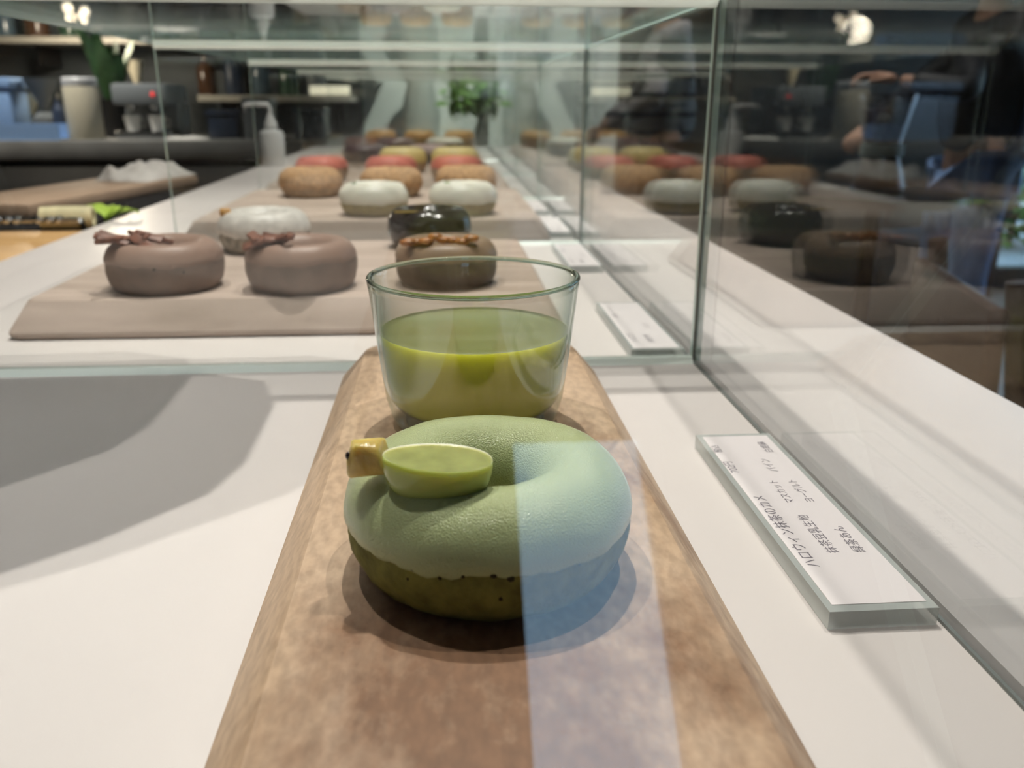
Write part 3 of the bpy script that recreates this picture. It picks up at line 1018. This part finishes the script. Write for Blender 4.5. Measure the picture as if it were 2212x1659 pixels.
# hollow cream roll and leaf
M_roll = mat('cream_roll', (.66, .60, .36), .6, var=.15, scale=60)
rl = thing('paper_roll', 'hollow cream roll lying in front of the cutting board', 'roll', (at(150, 494, z=-.006).x, at(150, 494, z=-.006).y, -.006), math.radians(8))
v, f = lathe_data([(.009, -.030), (.0135, -.030), (.014, 0), (.0135, .030), (.009, .030), (.0085, 0), (.009, -.030)], 28)
v = [(z, yy, x + .0142) for x, yy, z in v]
mesh('roll_body', v, f, M_roll, rl, smooth=True, auto=40)
lf = thing('green_leaf', 'bright green leaves beside the cream roll', 'leaf', (at(228, 484, z=-.006).x, at(228, 484, z=-.006).y, -.006))
M_lime = mat('lime_green', (.36, .52, .06), .5)
for k in range(4):
    vs, fs = [], []
    for i in range(7):
        u = i / 6
        w_ = .010 * math.sin(math.pi * min(1, u * .95 + .04)) ** .7
        zz = .003 + .012 * math.sin(u * 2.4) + .002 * k
        vs += [(-w_, u * .045, zz + .003), (0, u * .045, zz), (w_, u * .045, zz + .003)]
    for i in range(6):
        for q in (0, 1):
            a = i * 3 + q
            fs.append([a, a + 1, a + 4, a + 3])
    nv = len(vs)
    vs += [(a, b__, c_ - .0012) for a, b__, c_ in vs]
    fs += [[nv + q for q in ff[::-1]] for ff in fs]
    Mx = Matrix.Rotation(-.9 + k * .55, 4, 'Z')
    vs = [Mx @ Vector(q) for q in vs]
    mesh('leaf_blade', vs, fs, M_lime, lf, smooth=True)

# ------------------------------------------------------------------ kitchen along the back wall
KY = 3.55
M_stone = mat('grey_stone', (.20, .195, .18), .45, var=.12, scale=12)
M_cab = mat('black_cabinet', (.018, .02, .024), .35)
kc = thing('kitchen_counter', 'grey stone topped kitchen counter in front of the dark back wall', 'counter', (0, KY, FZ))
box('stone_top', -3.5, -.45, 0, .62, -FZ - .075, -FZ - .004, M_stone, kc, .004)
for k in range(5):
    x0 = -3.48 + k * .604
    d = box('cabinet_door', x0, x0 + .59, .035, .06, .1, -FZ - .09, M_cab, kc, .003)
    h_ = tube('door_handle', [(x0 + .12, .015, .70), (x0 + .47, .015, .70)], .008, M_steel, d)
box('cabinet_body', -3.49, -.46, .06, .60, .0, -FZ - .075, M_cab, kc)

def kx(px, y):
    return at(px, 250, y=y).x

def kz(py, y):
    return at(300, py, y=y).z

# wall shelves
M_shelf = mat('pale_shelf', (.50, .47, .40), .5)
SY = 4.45
for i, (pa, pb_, py, lab) in enumerate(((20, 470, 80, 'upper pale shelf on the kitchen wall'), (430, 860, 66, 'upper right pale shelf above the pump bottle'), (430, 760, 205, 'lower pale shelf behind the pump bottle'))):
    xa, xb = kx(pa, SY), kx(pb_, SY)
    zt = kz(py, SY)
    s = thing('wall_shelf', lab, 'shelf', ((xa + xb) / 2, SY, zt))
    hw = (xb - xa) / 2
    box('shelf_plank', -hw, hw, 0, .44, -.03, 0, M_shelf, s, .003)
    for bx_ in (-hw * .8, hw * .8):
        box('bracket', bx_ - .012, bx_ + .012, .2, .44, -.12, -.03, M_black, s)

def bottle(label, x, y, z, r, h_, m, capm=None, group='bottles on the kitchen shelves'):
    t = thing('bottle', label, 'bottle', (x, y, z), 0, group)
    lathe('bottle_body', [(0, 0), (r * .95, 0), (r, h_ * .03), (r, h_ * .6), (r * .75, h_ * .7), (r * .35, h_ * .8), (r * .33, h_ * .92), (0, h_ * .92)], m, t, 18)
    lathe('bottle_cap', [(0, h_ * .9), (r * .4, h_ * .9), (r * .4, h_), (0, h_)], capm or M_black, t, 14)
    return t

def canister(name, label, cat, x, y, z, r, h_, m, lidm, group=None, taper=1.0):
    t = thing(name, label, cat, (x, y, z), 0, group)
    lathe('body', [(0, 0), (r * taper * .97, 0), (r * taper, h_ * .02), (r, h_ * .84), (r * .96, h_ * .86), (0, h_ * .86)], m, t, 24)
    lathe('lid', [(0, h_ * .86), (r * .95, h_ * .86), (r * .98, h_ * .88), (r * .98, h_ * .98), (r * .93, h_), (0, h_)], lidm, t, 24)
    return t

M_bglass = mat('blue_grey_glass', (.10, .15, .19), .15)
M_green_gl = mat('bottle_green', (.04, .09, .05), .15)
M_amber = mat('amber_glass', (.10, .045, .02), .2)
M_greyp = mat('grey_enamel', (.25, .27, .28), .4)
M_navy = mat('navy_tin', (.03, .045, .08), .4)
M_cremec = mat('cream_ceramic', (.58, .53, .40), .4)
M_bluep = mat('pale_blue_plastic', (.24, .38, .62), .4)
zs = kz(80, SY)
cols = [(M_bglass, 'blue grey'), (M_amber, 'amber'), (M_green_gl, 'dark green'), (M_navy, 'navy'), (M_greyp, 'grey')]
ords = ['first', 'second', 'third', 'fourth', 'fifth', 'sixth', 'seventh', 'eighth', 'ninth', 'tenth']
rnd = random.Random(21)
for i in range(6):
    px = 40 + i * 68
    m_, cn = cols[i % 5]
    bottle('%s bottle, %s from the left on the upper kitchen shelf' % (cn, ords[i]), kx(px, SY + .2), SY + .2, zs, .045 + rnd.random() * .02, .24 + rnd.random() * .1, m_)
zs = kz(66, SY)
for i in range(5):
    px = 470 + i * 75
    m_, cn = cols[(i + 3) % 5]
    canister('tin', '%s tin, %s from the left on the upper right shelf' % (cn, ords[i]), 'tin', kx(px, SY + .2), SY + .2, zs, .06 + rnd.random() * .015, .2 + rnd.random() * .12, m_, M_black, 'tins on the upper right shelf')
zs = kz(205, SY)
for i in range(5):
    px = 455 + i * 58
    m_, cn = cols[(i * 2 + 1) % 5]
    bottle('%s bottle, %s from the left on the lower shelf' % (cn, ords[i]), kx(px, SY + .2), SY + .2, zs, .045, .20 + rnd.random() * .08, m_)
lb = thing('light_box', 'small lit cream light box on the lower shelf', 'lamp', (kx(715, SY + .02), SY + .035, zs))
box('light_panel', -.095, .095, -.02, .02, .003, .045, emit('warm_panel', (1, .9, .7), 1.0), lb, .004)
box('light_box_back', -.10, .10, .02, .04, 0, .05, M_black, lb)

# things on the kitchen counter
KZ = -.004
KT = KY + .25
t = thing('storage_box', 'pale blue storage box at the far left of the kitchen counter', 'box', (kx(-8, KT), KT, KZ))
box('box_body', -.10, .10, -.08, .08, 0, .19, M_bluep, t, .008)
box('box_lid', -.112, .112, -.09, .09, .19, .23, M_bluep, t, .008)
t = thing('tray', 'long pale blue tray on the kitchen counter', 'tray', (kx(40, KT - .18), KT - .18, KZ))
box('tray_base', -.16, .16, -.05, .05, 0, .008, M_bluep, t)
for a_ in ((-.16, .16, -.05, -.042), (-.16, .16, .042, .05)):
    box('tray_side', *a_, .008, .06, M_bluep, t)
def dripper(label, x, y, z, m, s=1.0):
    t = thing('coffee_dripper', label, 'coffee dripper', (x, y, z), 0, 'coffee drippers on the kitchen counter')
    lathe('jug', [(0, 0), (.05 * s, 0), (.055 * s, .01), (.05 * s, .08 * s), (.028 * s, .10 * s), (.03 * s, .11 * s), (0, .11 * s)], mat('smoked_glass', (.16, .17, .17), .1), t, 24)
    lathe('cone', [(.012 * s, .11 * s), (.07 * s, .23 * s), (.066 * s, .23 * s), (.009 * s, .112 * s), (.012 * s, .11 * s)], m, t, 24)
    tube('handle', [(.05 * s, 0, .03 * s), (.085 * s, 0, .04 * s), (.085 * s, 0, .075 * s), (.047 * s, 0, .085 * s)], .006 * s, M_black, t)
    return t
dripper('grey glass coffee dripper on its jug beside the white lidded jar', kx(100, KT + .02), KT + .02, KZ, M_greyp, 1.0)
dripper('smaller coffee dripper beside the pale blue box', kx(67, KT + .16), KT + .16, KZ, M_cremec, .75)
bottle('dark bottle with a chrome cap beside the lidded jar', kx(128, KT - .1), KT - .1, KZ, .026, .17, M_navy, M_steel, None)
canister('jar', 'large cream jar with white lid on the kitchen counter', 'jar', kx(182, KT - .12), KT - .12, KZ, .066, .23, M_cremec, M_wplast)
# potted plant with long leaves
pl = thing('potted_plant', 'dark leafy plant in a black pot on the kitchen counter', 'plant', (kx(240, KT + .12), KT + .16, KZ))
lathe('pot', [(0, 0), (.055, 0), (.075, .14), (.08, .15), (.07, .15), (.066, .13), (0, .13)], M_black, pl, 20)
M_pl = mat('plant_green', (.055, .15, .045), .45, var=.4, scale=20)
rnd = random.Random(9)
for k in range(22):
    a = rnd.uniform(0, 6.28)
    ln = rnd.uniform(.22, .48)
    bend = rnd.uniform(.12, .42)
    vs, fs = [], []
    for i in range(7):
        u = i / 6
        w_ = .034 * math.sin(math.pi * (u * .93 + .05))
        r_ = .02 + ln * u * bend * .8
        z_ = .12 + ln * (u - .55 * bend * u * u)
        for q in (-1, 0, 1):
            vs.append((r_ * math.cos(a) - q * w_ * math.sin(a), r_ * math.sin(a) + q * w_ * math.cos(a), z_ + abs(q) * .008))
    for i in range(6):
        for q in (0, 1):
            b0 = i * 3 + q
            fs.append([b0, b0 + 1, b0 + 4, b0 + 3])
    mesh('leaf', vs, fs, M_pl, pl, smooth=True)
# coffee machine with cups
cm = thing('coffee_machine', 'dark grey coffee machine on the kitchen counter behind the glass', 'coffee machine', (kx(325, KT), KT, KZ))
box('machine_body', -.105, .105, .02, .2, 0, .21, M_greyp, cm, .012)
box('machine_head', -.105, .105, -.12, .05, .13, .21, M_greyp, cm, .012)
box('drip_tray', -.105, .105, -.13, .03, 0, .03, M_steel, cm, .004)
blob('power_light', (.055, -.122, .17), (.009, .004, .009), emit('red_light', (.8, .03, .03), 1.5), cm, 1)
for k in range(2):
    lathe('spout', [(0, .11), (.012, .11), (.018, .131), (0, .131)], M_steel, cm, 14, (-.05 + k * .09, -.07, 0))
def cup(label, x, y, z):
    t = thing('cup', label, 'cup', (x, y, z), 0, 'white cups under the coffee machine')
    lathe('cup_bowl', [(0, 0), (.022, 0), (.034, .055), (.036, .06), (.032, .06), (.02, .006), (0, .005)], mat('white_ceramic', (.72, .70, .64), .25), t, 20)
    tube('handle', [(.03, 0, .045), (.05, 0, .042), (.048, 0, .018), (.025, 0, .014)], .004, mat('white_ceramic', (.7, .7, .7)), t)
cx_ = kx(325, KT)
cup('white cup under the left spout of the coffee machine', cx_ - .05, KT - .07, KZ + .0305)
cup('white cup under the right spout of the coffee machine', cx_ + .045, KT - .07, KZ + .0305)
# papers
o = cloth('napkin_stack', kx(400, KT - .12), KT - .12, KZ, .16, .14, .014, M_linen, 5)
tag(o, 'flat white napkins on the kitchen counter beside the coffee machine', 'napkins')
# cream funnel hanging from upper shelf
fn = thing('hanging_funnel', 'cream cone funnel hanging under the upper kitchen shelf', 'funnel', (kx(308, SY), SY - .02, kz(192, SY)))
lathe('funnel_cone', [(.008, 0), (.044, .125), (.041, .125), (.005, .001), (.008, 0)], M_cremec, fn, 20)
tube('hanging_cord', [(0, 0, .125), (0, 0, kz(80, SY) - kz(192, SY) - .03)], .003, M_black, fn)
tube('cord_bar', [(-.042, 0, .125), (.042, 0, .125)], .003, M_black, fn)
# right part of the kitchen counter: stack of dark boxes
for i, (pa, pb_, hh, m_, lab) in enumerate(((458, 520, .11, M_navy, 'low navy box on the kitchen counter'), (535, 590, .16, M_greyp, 'grey box beside the low navy box'), (640, 705, .12, M_bglass, 'blue grey box right of the pump bottle'))):
    xa, xb = kx(pa, KT), kx(pb_, KT)
    t = thing('storage_box', lab, 'box', ((xa + xb) / 2, KT, KZ), 0)
    hw = (xb - xa) / 2
    box('box_body', -hw, hw, -.08, .08, 0, hh * .8, m_, t, .006)
    box('box_lid', -hw - .006, hw + .006, -.086, .086, hh * .8, hh, m_, t, .006)
# pendant with bulbs, far left
pd = thing('pendant_lamp', 'cluster of bright round bulbs hanging at the far left', 'lamp', (kx(190, 4.2), 4.2, kz(30, 4.2)))
M_bulb = emit('warm_bulb', (1, .84, .66), 14)
for k, (dx, dz, r_) in enumerate(((-.02, .02, .022), (-.012, -.02, .024), (.02, -.015, .02), (.05, .005, .02), (.042, -.03, .016))):
    blob('bulb', (dx, 0, dz), (r_, r_, r_), M_bulb, pd, 2)
tube('cord', [(.01, 0, .02), (.01, 0, CEIL - kz(30, 4.2))], .005, M_black, pd)
tube('bulb_arm', [(-.02, 0, .02), (.01, 0, .035), (.05, 0, .01)], .004, M_black, pd)
pl_ = bpy.data.lights.new('bulb_light', 'POINT')
pl_.energy = 14
pl_.color = (1, .85, .68)
pl_.shadow_soft_size = .06
po = bpy.data.objects.new('bulb_light', pl_)
C.objects.link(po)
po.parent = pd
po.location = (.01, -.12, -.05)

# round pot with shrub before the pale wall
pp = at(1110, 285, y=4.3)
t = thing('potted_shrub', 'green shrub in a large round grey pot before the pale wall', 'plant', (pp.x - .02, 4.3, FZ))
box('plinth', -.17, .17, -.17, .17, 0, .75, mat('pale_plinth', (.40, .43, .40), .8), t, .01)
lathe('round_pot', [(0, .75), (.10, .75), (.16, .83), (.17, .92), (.15, 1.0), (.12, 1.03), (.10, 1.02), (0, 1.0)], mat('grey_green_pot', (.22, .25, .21), .6), t, 28)
leaf_cluster('foliage', (-.12, 0, 1.08), (.19, .15, .10), 260, .07, M_leafg, t, 3, 'stuff')
pc = at(930, 290, y=4.4)
t = thing('pedestal_vase', 'tall pale grey tapered vase beside the green shrub', 'vase', (pc.x - .05, 4.65, FZ))
lathe('vase_body', [(0, 0), (.13, 0), (.09, .45), (.085, .7), (.10, 1.0), (.06, 1.16), (.07, 1.22), (.055, 1.22), (0, 1.1)], mat('pale_vase', (.38, .42, .38), .5), t, 28)

# ------------------------------------------------------------------ people beyond the right glass
def skin_mesh(name, joints, bones, material, parent, sub=2, root=0):
    """joints: list of (co, rx, ry); bones: index pairs"""
    me = bpy.data.meshes.new(name)
    me.from_pydata([j[0] for j in joints], bones, [])
    o = bpy.data.objects.new(name + '_skin', me)
    C.objects.link(o)
    sk = o.modifiers.new('skin', 'SKIN')
    sk.use_smooth_shade = True
    for i, j in enumerate(joints):
        me.skin_vertices[0].data[i].radius = (j[1], j[2])
        me.skin_vertices[0].data[i].use_root = (i == root)
    ss = o.modifiers.new('sub', 'SUBSURF')
    ss.levels = sub
    dg = bpy.context.evaluated_depsgraph_get()
    nm = bpy.data.meshes.new_from_object(o.evaluated_get(dg))
    bpy.data.objects.remove(o)
    nm.name = name
    nm.materials.clear()
    nm.materials.append(material)
    nm.polygons.foreach_set('use_smooth', [True] * len(nm.polygons))
    oo = bpy.data.objects.new(name, nm)
    C.objects.link(oo)
    oo.parent = parent
    return oo

M_skin = mat('skin', (.42, .24, .16), .5, sss=.1, sssr=.01)
M_hair = mat('black_hair', (.012, .010, .010), .4)
def stripes():
    m, nt, b, out = _nt('striped_knit')
    L = nt.links.new
    tc = nt.nodes.new('ShaderNodeTexCoord')
    sp = nt.nodes.new('ShaderNodeSeparateXYZ')
    L(tc.outputs['Object'], sp.inputs[0])
    a = nt.nodes.new('ShaderNodeMath'); a.operation = 'MULTIPLY'; a.inputs[1].default_value = 13.0
    L(sp.outputs['Z'], a.inputs[0])
    fr = nt.nodes.new('ShaderNodeMath'); fr.operation = 'FRACT'
    L(a.outputs[0], fr.inputs[0])
    # plain on the chest, striped below
    lt = nt.nodes.new('ShaderNodeMath'); lt.operation = 'LESS_THAN'; lt.inputs[1].default_value = .30
    L(fr.outputs[0], lt.inputs[0])
    lo = nt.nodes.new('ShaderNodeMath'); lo.operation = 'LESS_THAN'; lo.inputs[1].default_value = 1.19
    L(sp.outputs['Z'], lo.inputs[0])
    mu = nt.nodes.new('ShaderNodeMath'); mu.operation = 'MULTIPLY'
    L(lt.outputs[0], mu.inputs[0]); L(lo.outputs[0], mu.inputs[1])
    mx = nt.nodes.new('ShaderNodeMix'); mx.data_type = 'RGBA'
    L(mu.outputs[0], mx.inputs['Factor'])
    mx.inputs['A'].default_value = (.36, .34, .35, 1)
    mx.inputs['B'].default_value = (.03, .035, .05, 1)
    L(mx.outputs['Result'], b.inputs['Base Color'])
    b.inputs['Roughness'].default_value = .85
    return m
M_stripe = stripes()
M_jeans = mat('blue_denim', (.22, .36, .66), .8, var=.35, scale=14, stretch=(1, 1, .25))
M_jacket = mat('black_jacket', (.012, .013, .017), .55)
M_trous = mat('dark_trousers', (.03, .035, .05), .8)

def hand(parent, wrist, direction, up, m, s=1.0, curl=.5):
    """palm, four fingers and thumb grown from the wrist"""
    d = Vector(direction).normalized()
    u = Vector(up).normalized()
    side = d.cross(u).normalized()
    u = side.cross(d).normalized()
    w = Vector(wrist)
    J, Bn = [], []
    def add(p, r, prev=None):
        J.append((tuple(p), r, r))
        if prev is not None:
            Bn.append((prev, len(J) - 1))
        return len(J) - 1
    a = add(w, .024 * s)
    pm = add(w + d * .045 * s, .026 * s, a)
    for k in range(4):
        off = (k - 1.5) * .020 * s
        ln = (.072, .082, .078, .062)[k] * s
        b0 = add(w + d * .085 * s + side * off, .011 * s, pm)
        p1 = w + d * (.085 * s + ln * .45) + side * off * 1.1 - u * ln * .12 * curl
        b1 = add(p1, .0092 * s, b0)
        b2 = add(p1 + (d * (1 - curl * .6) - u * curl).normalized() * ln * .32, .0085 * s, b1)
        add(p1 + (d * (1 - curl) - u * curl * 1.4).normalized() * ln * .6, .0075 * s, b2)
    t0 = add(w + d * .03 * s - side * .030 * s, .013 * s, pm)
    t1 = add(w + d * .065 * s - side * .052 * s - u * .012 * s, .0105 * s, t0)
    add(w + d * .095 * s - side * .055 * s - u * .02 * s, .009 * s, t1)
    return skin_mesh('hand', J, Bn, m, parent, 1, 1)

def person(label, loc, rotz, top_m, leg_m, hair, elbows, wrists, seedv=0, extra=None):
    """local frame: faces +x, z up from the soles"""
    t = thing('person', label, 'person', loc, rotz)
    hip, chest, neck = Vector((0, 0, .92)), Vector((.01, 0, 1.22)), Vector((.01, 0, 1.42))
    sh = [Vector((0, s * .165, 1.37)) for s in (-1, 1)]
    E = [Vector(e) for e in elbows]
    Wr = [Vector(w) for w in wrists]
    # body: one continuous mesh
    J = [(tuple(hip), .09, .09), (tuple(chest), .085, .095), (tuple(neck), .055, .055), ((.02, 0, 1.50), .05, .05), ((.03, 0, 1.56), .085, .075), ((.03, 0, 1.66), .085, .072)]
    Bn = [(0, 1), (1, 2), (2, 3), (3, 4), (4, 5)]
    for i in (0, 1):
        k = len(J)
        J += [(tuple(sh[i]), .042, .042), (tuple(E[i]), .032, .032), (tuple(Wr[i]), .024, .024)]
        Bn += [(1, k), (k, k + 1), (k + 1, k + 2)]
    for s in (-1, 1):
        k = len(J)
        J += [((0, s * .09, .80), .065, .065), ((.01, s * .09, .48), .050, .050), ((-.01, s * .09, .09), .038, .038), ((.12, s * .10, .035), .035, .03)]
        Bn += [(0, k), (k, k + 1), (k + 1, k + 2), (k + 2, k + 3)]
    body = skin_mesh('body', J, Bn, M_skin, t, 2, 0)
    # shirt or jacket
    J = [((0, 0, .86), .135, .165), ((.005, 0, 1.05), .125, .155), (tuple(chest), .125, .165), (tuple(neck - Vector((0, 0, .02))), .07, .075)]
    Bn = [(0, 1), (1, 2), (2, 3)]
    for i in (0, 1):
        k = len(J)
        mid = (E[i] + Wr[i]) / 2
        end = E[i].lerp(Wr[i], .86)
        J += [(tuple(sh[i]), .07, .07), (tuple(E[i]), .055, .055), (tuple(end), .042, .042)]
        Bn += [(2, k), (k, k + 1), (k + 1, k + 2)]
    skin_mesh('shirt', J, Bn, top_m, t, 2, 0)
    # trousers
    J = [((0, 0, .95), .14, .16)]
    Bn = []
    for s in (-1, 1):
        k = len(J)
        J += [((0, s * .09, .80), .105, .105), ((.015, s * .095, .46), .078, .078), ((-.005, s * .095, .10), .066, .066)]
        Bn += [(0, k), (k, k + 1), (k + 1, k + 2)]
    skin_mesh('trousers', J, Bn, leg_m, t, 2, 0)
    for s in (-1, 1):
        blob('shoe', (.05, s * .098, .04), (.135, .05, .04), M_black, t, 2)
    # face and hair
    for s in (-1, 1):
        blob('eye', (.108, s * .032, 1.625), (.008, .011, .008), M_hair, t, 1)
        blob('ear', (.02, s * .078, 1.61), (.018, .01, .03), M_skin, t, 1)
    blob('nose', (.122, 0, 1.595), (.018, .013, .022), M_skin, t, 1)
    blob('mouth', (.112, 0, 1.555), (.008, .024, .007), mat('lips', (.3, .1, .09), .5), t, 1)
    blob('hair', (.005, 0, 1.655), (.105, .092, .098), M_hair, t, 3, .12, 3, seedv)
    if hair == 'ponytail':
        v_, f_ = tube_data([(-.08, 0, 1.68), (-.13, 0, 1.64), (-.155, 0, 1.52), (-.15, 0, 1.40), (-.14, .01, 1.28)], [.03, .042, .05, .042, .008], 12)
        mesh('ponytail', v_, f_, M_hair, t, smooth=True)
    for i in (0, 1):
        dirv = (Wr[i] - E[i]).normalized()
        hand(t, Wr[i], dirv, (0, 0, 1), M_skin, 1.0, .55)
    return t

# person in the striped top, standing past the far end of the counter
p1 = at(1432, 300, y=3.95)
person('person in a grey top with dark stripes standing past the counter end', (p1.x, 3.95, FZ), math.radians(180), M_stripe, M_trous, 'short',
       [(.10, .24, 1.08), (.06, -.25, 1.07)], [(.30, .12, .93), (.26, -.14, .95)], 1)
# person in the black jacket and blue jeans on the customers' side
p2 = at(2075, 300, y=3.25)
P2 = person('person in a black jacket and blue jeans reaching toward a glass carafe', (p2.x + .06, 3.25, FZ), math.radians(183), M_jacket, M_jeans, 'ponytail',
       [(.20, .22, 1.10), (.14, -.24, 1.10)], [(.40, .10, 1.14), (.36, -.12, .98)], 2)
# blue shirt panel at the back, daylight rim put into its colour
vs, fs = [], []
for i in range(12):
    u = i / 11
    for k in range(9):
        a = math.radians(120 + 120 * k / 8)
        rr_ = .155 + .02 * u + .008 * math.sin(k * 2.1 + u * 3)
        vs.append((rr_ * .95 * math.cos(a), rr_ * 1.1 * math.sin(a), 1.36 - .62 * u))
for i in range(11):
    for k in range(8):
        b0 = i * 9 + k
        fs.append([b0, b0 + 1, b0 + 10, b0 + 9])
nv = len(vs)
vs += [(x_ * .95, y_ * .95, z_) for x_, y_, z_ in vs]
fs += [[q + nv for q in ff[::-1]] for ff in fs]
mesh('back_panel', vs, fs, mat('rim_lit_blue_cotton', (.26, .42, .68), .8, var=.25, scale=20, stretch=(1, 1, .2)), P2, smooth=True)

# café table with carafe
ct = at(1893, 415, y=2.85)
TZ = ct.z
t = thing('cafe_table', 'small dark round table under the glass carafe', 'table', (ct.x, 2.85, FZ))
lathe('table_top', [(0, TZ - FZ - .03), (.28, TZ - FZ - .03), (.28, TZ - FZ), (0, TZ - FZ)], M_cab, t, 40)
lathe('table_stem', [(.03, .02), (.03, TZ - FZ - .03)], M_black, t, 16)
lathe('table_foot', [(0, 0), (.2, 0), (.19, .02), (.03, .03), (0, .03)], M_black, t, 28)
t = thing('carafe', 'hourglass shaped glass carafe with mauve contents on the dark table', 'carafe', (ct.x, 2.85, TZ + .0005))
lathe('carafe_glass', [(0, 0), (.085, 0), (.09, .02), (.06, .12), (.062, .16), (.095, .31), (.092, .31), (.057, .16), (.055, .12), (.083, .02), (0, .006)], pane_glass('carafe_glass', (.80, .78, .80), .06, edge=(.5, .48, .5)), t, 32)
lathe('carafe_drink', [(0, .008), (.080, .02), (.0535, .118), (.0555, .16), (.078, .26), (0, .26)], mat('mauve_drink', (.16, .10, .11), .2, alpha=.9), t, 32)
lathe('neck_band', [(.064, .115), (.068, .118), (.068, .152), (.064, .155), (.062, .135), (.064, .115)], mat('pale_band', (.34, .42, .40), .6), t, 28)

# dark chair on the customers' side
def chair(label, loc, rotz):
    t = thing('chair', label, 'chair', loc, rotz)
    M_c = mat('dark_chair_wood', (.045, .028, .022), .4)
    box('seat', -.21, .21, -.21, .21, .43, .46, mat('grey_seat_pad', (.16, .19, .24), .7), t, .012)
    for sx in (-1, 1):
        for sy_ in (-1, 1):
            tube('leg', [(sx * .19, sy_ * .19, .43), (sx * .21, sy_ * .21, 0)], .016, M_c, t)
        tube('back_post', [(sx * .19, .19, .46), (sx * .18, .25, .86)], .016, M_c, t)
    box('backrest', -.19, .19, .215, .24, .56, .84, mat('dark_chair_wood', (.04, .03, .02)), t, .008, Matrix.Rotation(-.05, 4, 'X'))
    box('stretcher', -.2, .2, -.01, .01, .2, .22, M_c, t)
    return t
cp_ = at(2215, 640, z=FZ + .84)
chair('dark wooden chair with pale seat at the right edge', (cp_.x + .27, cp_.y + .1, FZ), math.radians(75))
chair('dark wooden chair behind the black jacketed person', (2.35, 4.05, FZ), math.radians(200))

# unseen card sheet added on the glass roof, outlined to cast the counter's shadow
def card_mat():
    m, nt, b, out = _nt('shade_card_white')
    nt.nodes.remove(b)
    tl = nt.nodes.new('ShaderNodeBsdfTranslucent')
    tl.inputs[0].default_value = (.92, .94, .96, 1)
    df = nt.nodes.new('ShaderNodeBsdfDiffuse')
    df.inputs[0].default_value = (.80, .80, .80, 1)
    mx = nt.nodes.new('ShaderNodeMixShader')
    mx.inputs[0].default_value = .2
    L = nt.links.new
    L(tl.outputs[0], mx.inputs[1]); L(df.outputs[0], mx.inputs[2]); L(mx.outputs[0], out.inputs['Surface'])
    return m
M_shadow_card = card_mat()
poly = [(-.074, .485), (-.073, .42), (-.080, .393), (-.105, .362), (-.15, .322), (-.25, .255), (-.38, .205), (-.41, .25), (-.41, .50), (-.38, .525), (-.12, .535), (-.085, .52)]
n = len(poly)
slab = mesh('shadow_card', [(x_ + .25, y_ - .38, 0) for x_, y_ in poly] + [(x_ + .25, y_ - .38, .0008) for x_, y_ in poly],
            [list(range(n))[::-1], list(range(n, 2 * n))] + [[i, (i + 1) % n, n + (i + 1) % n, n + i] for i in range(n)], M_shadow_card)
slab.location = (-.25, .38, GH + .0056)
tag(slab, 'translucent white card sheet lying on the glass roof over the counter\'s left side', 'card')
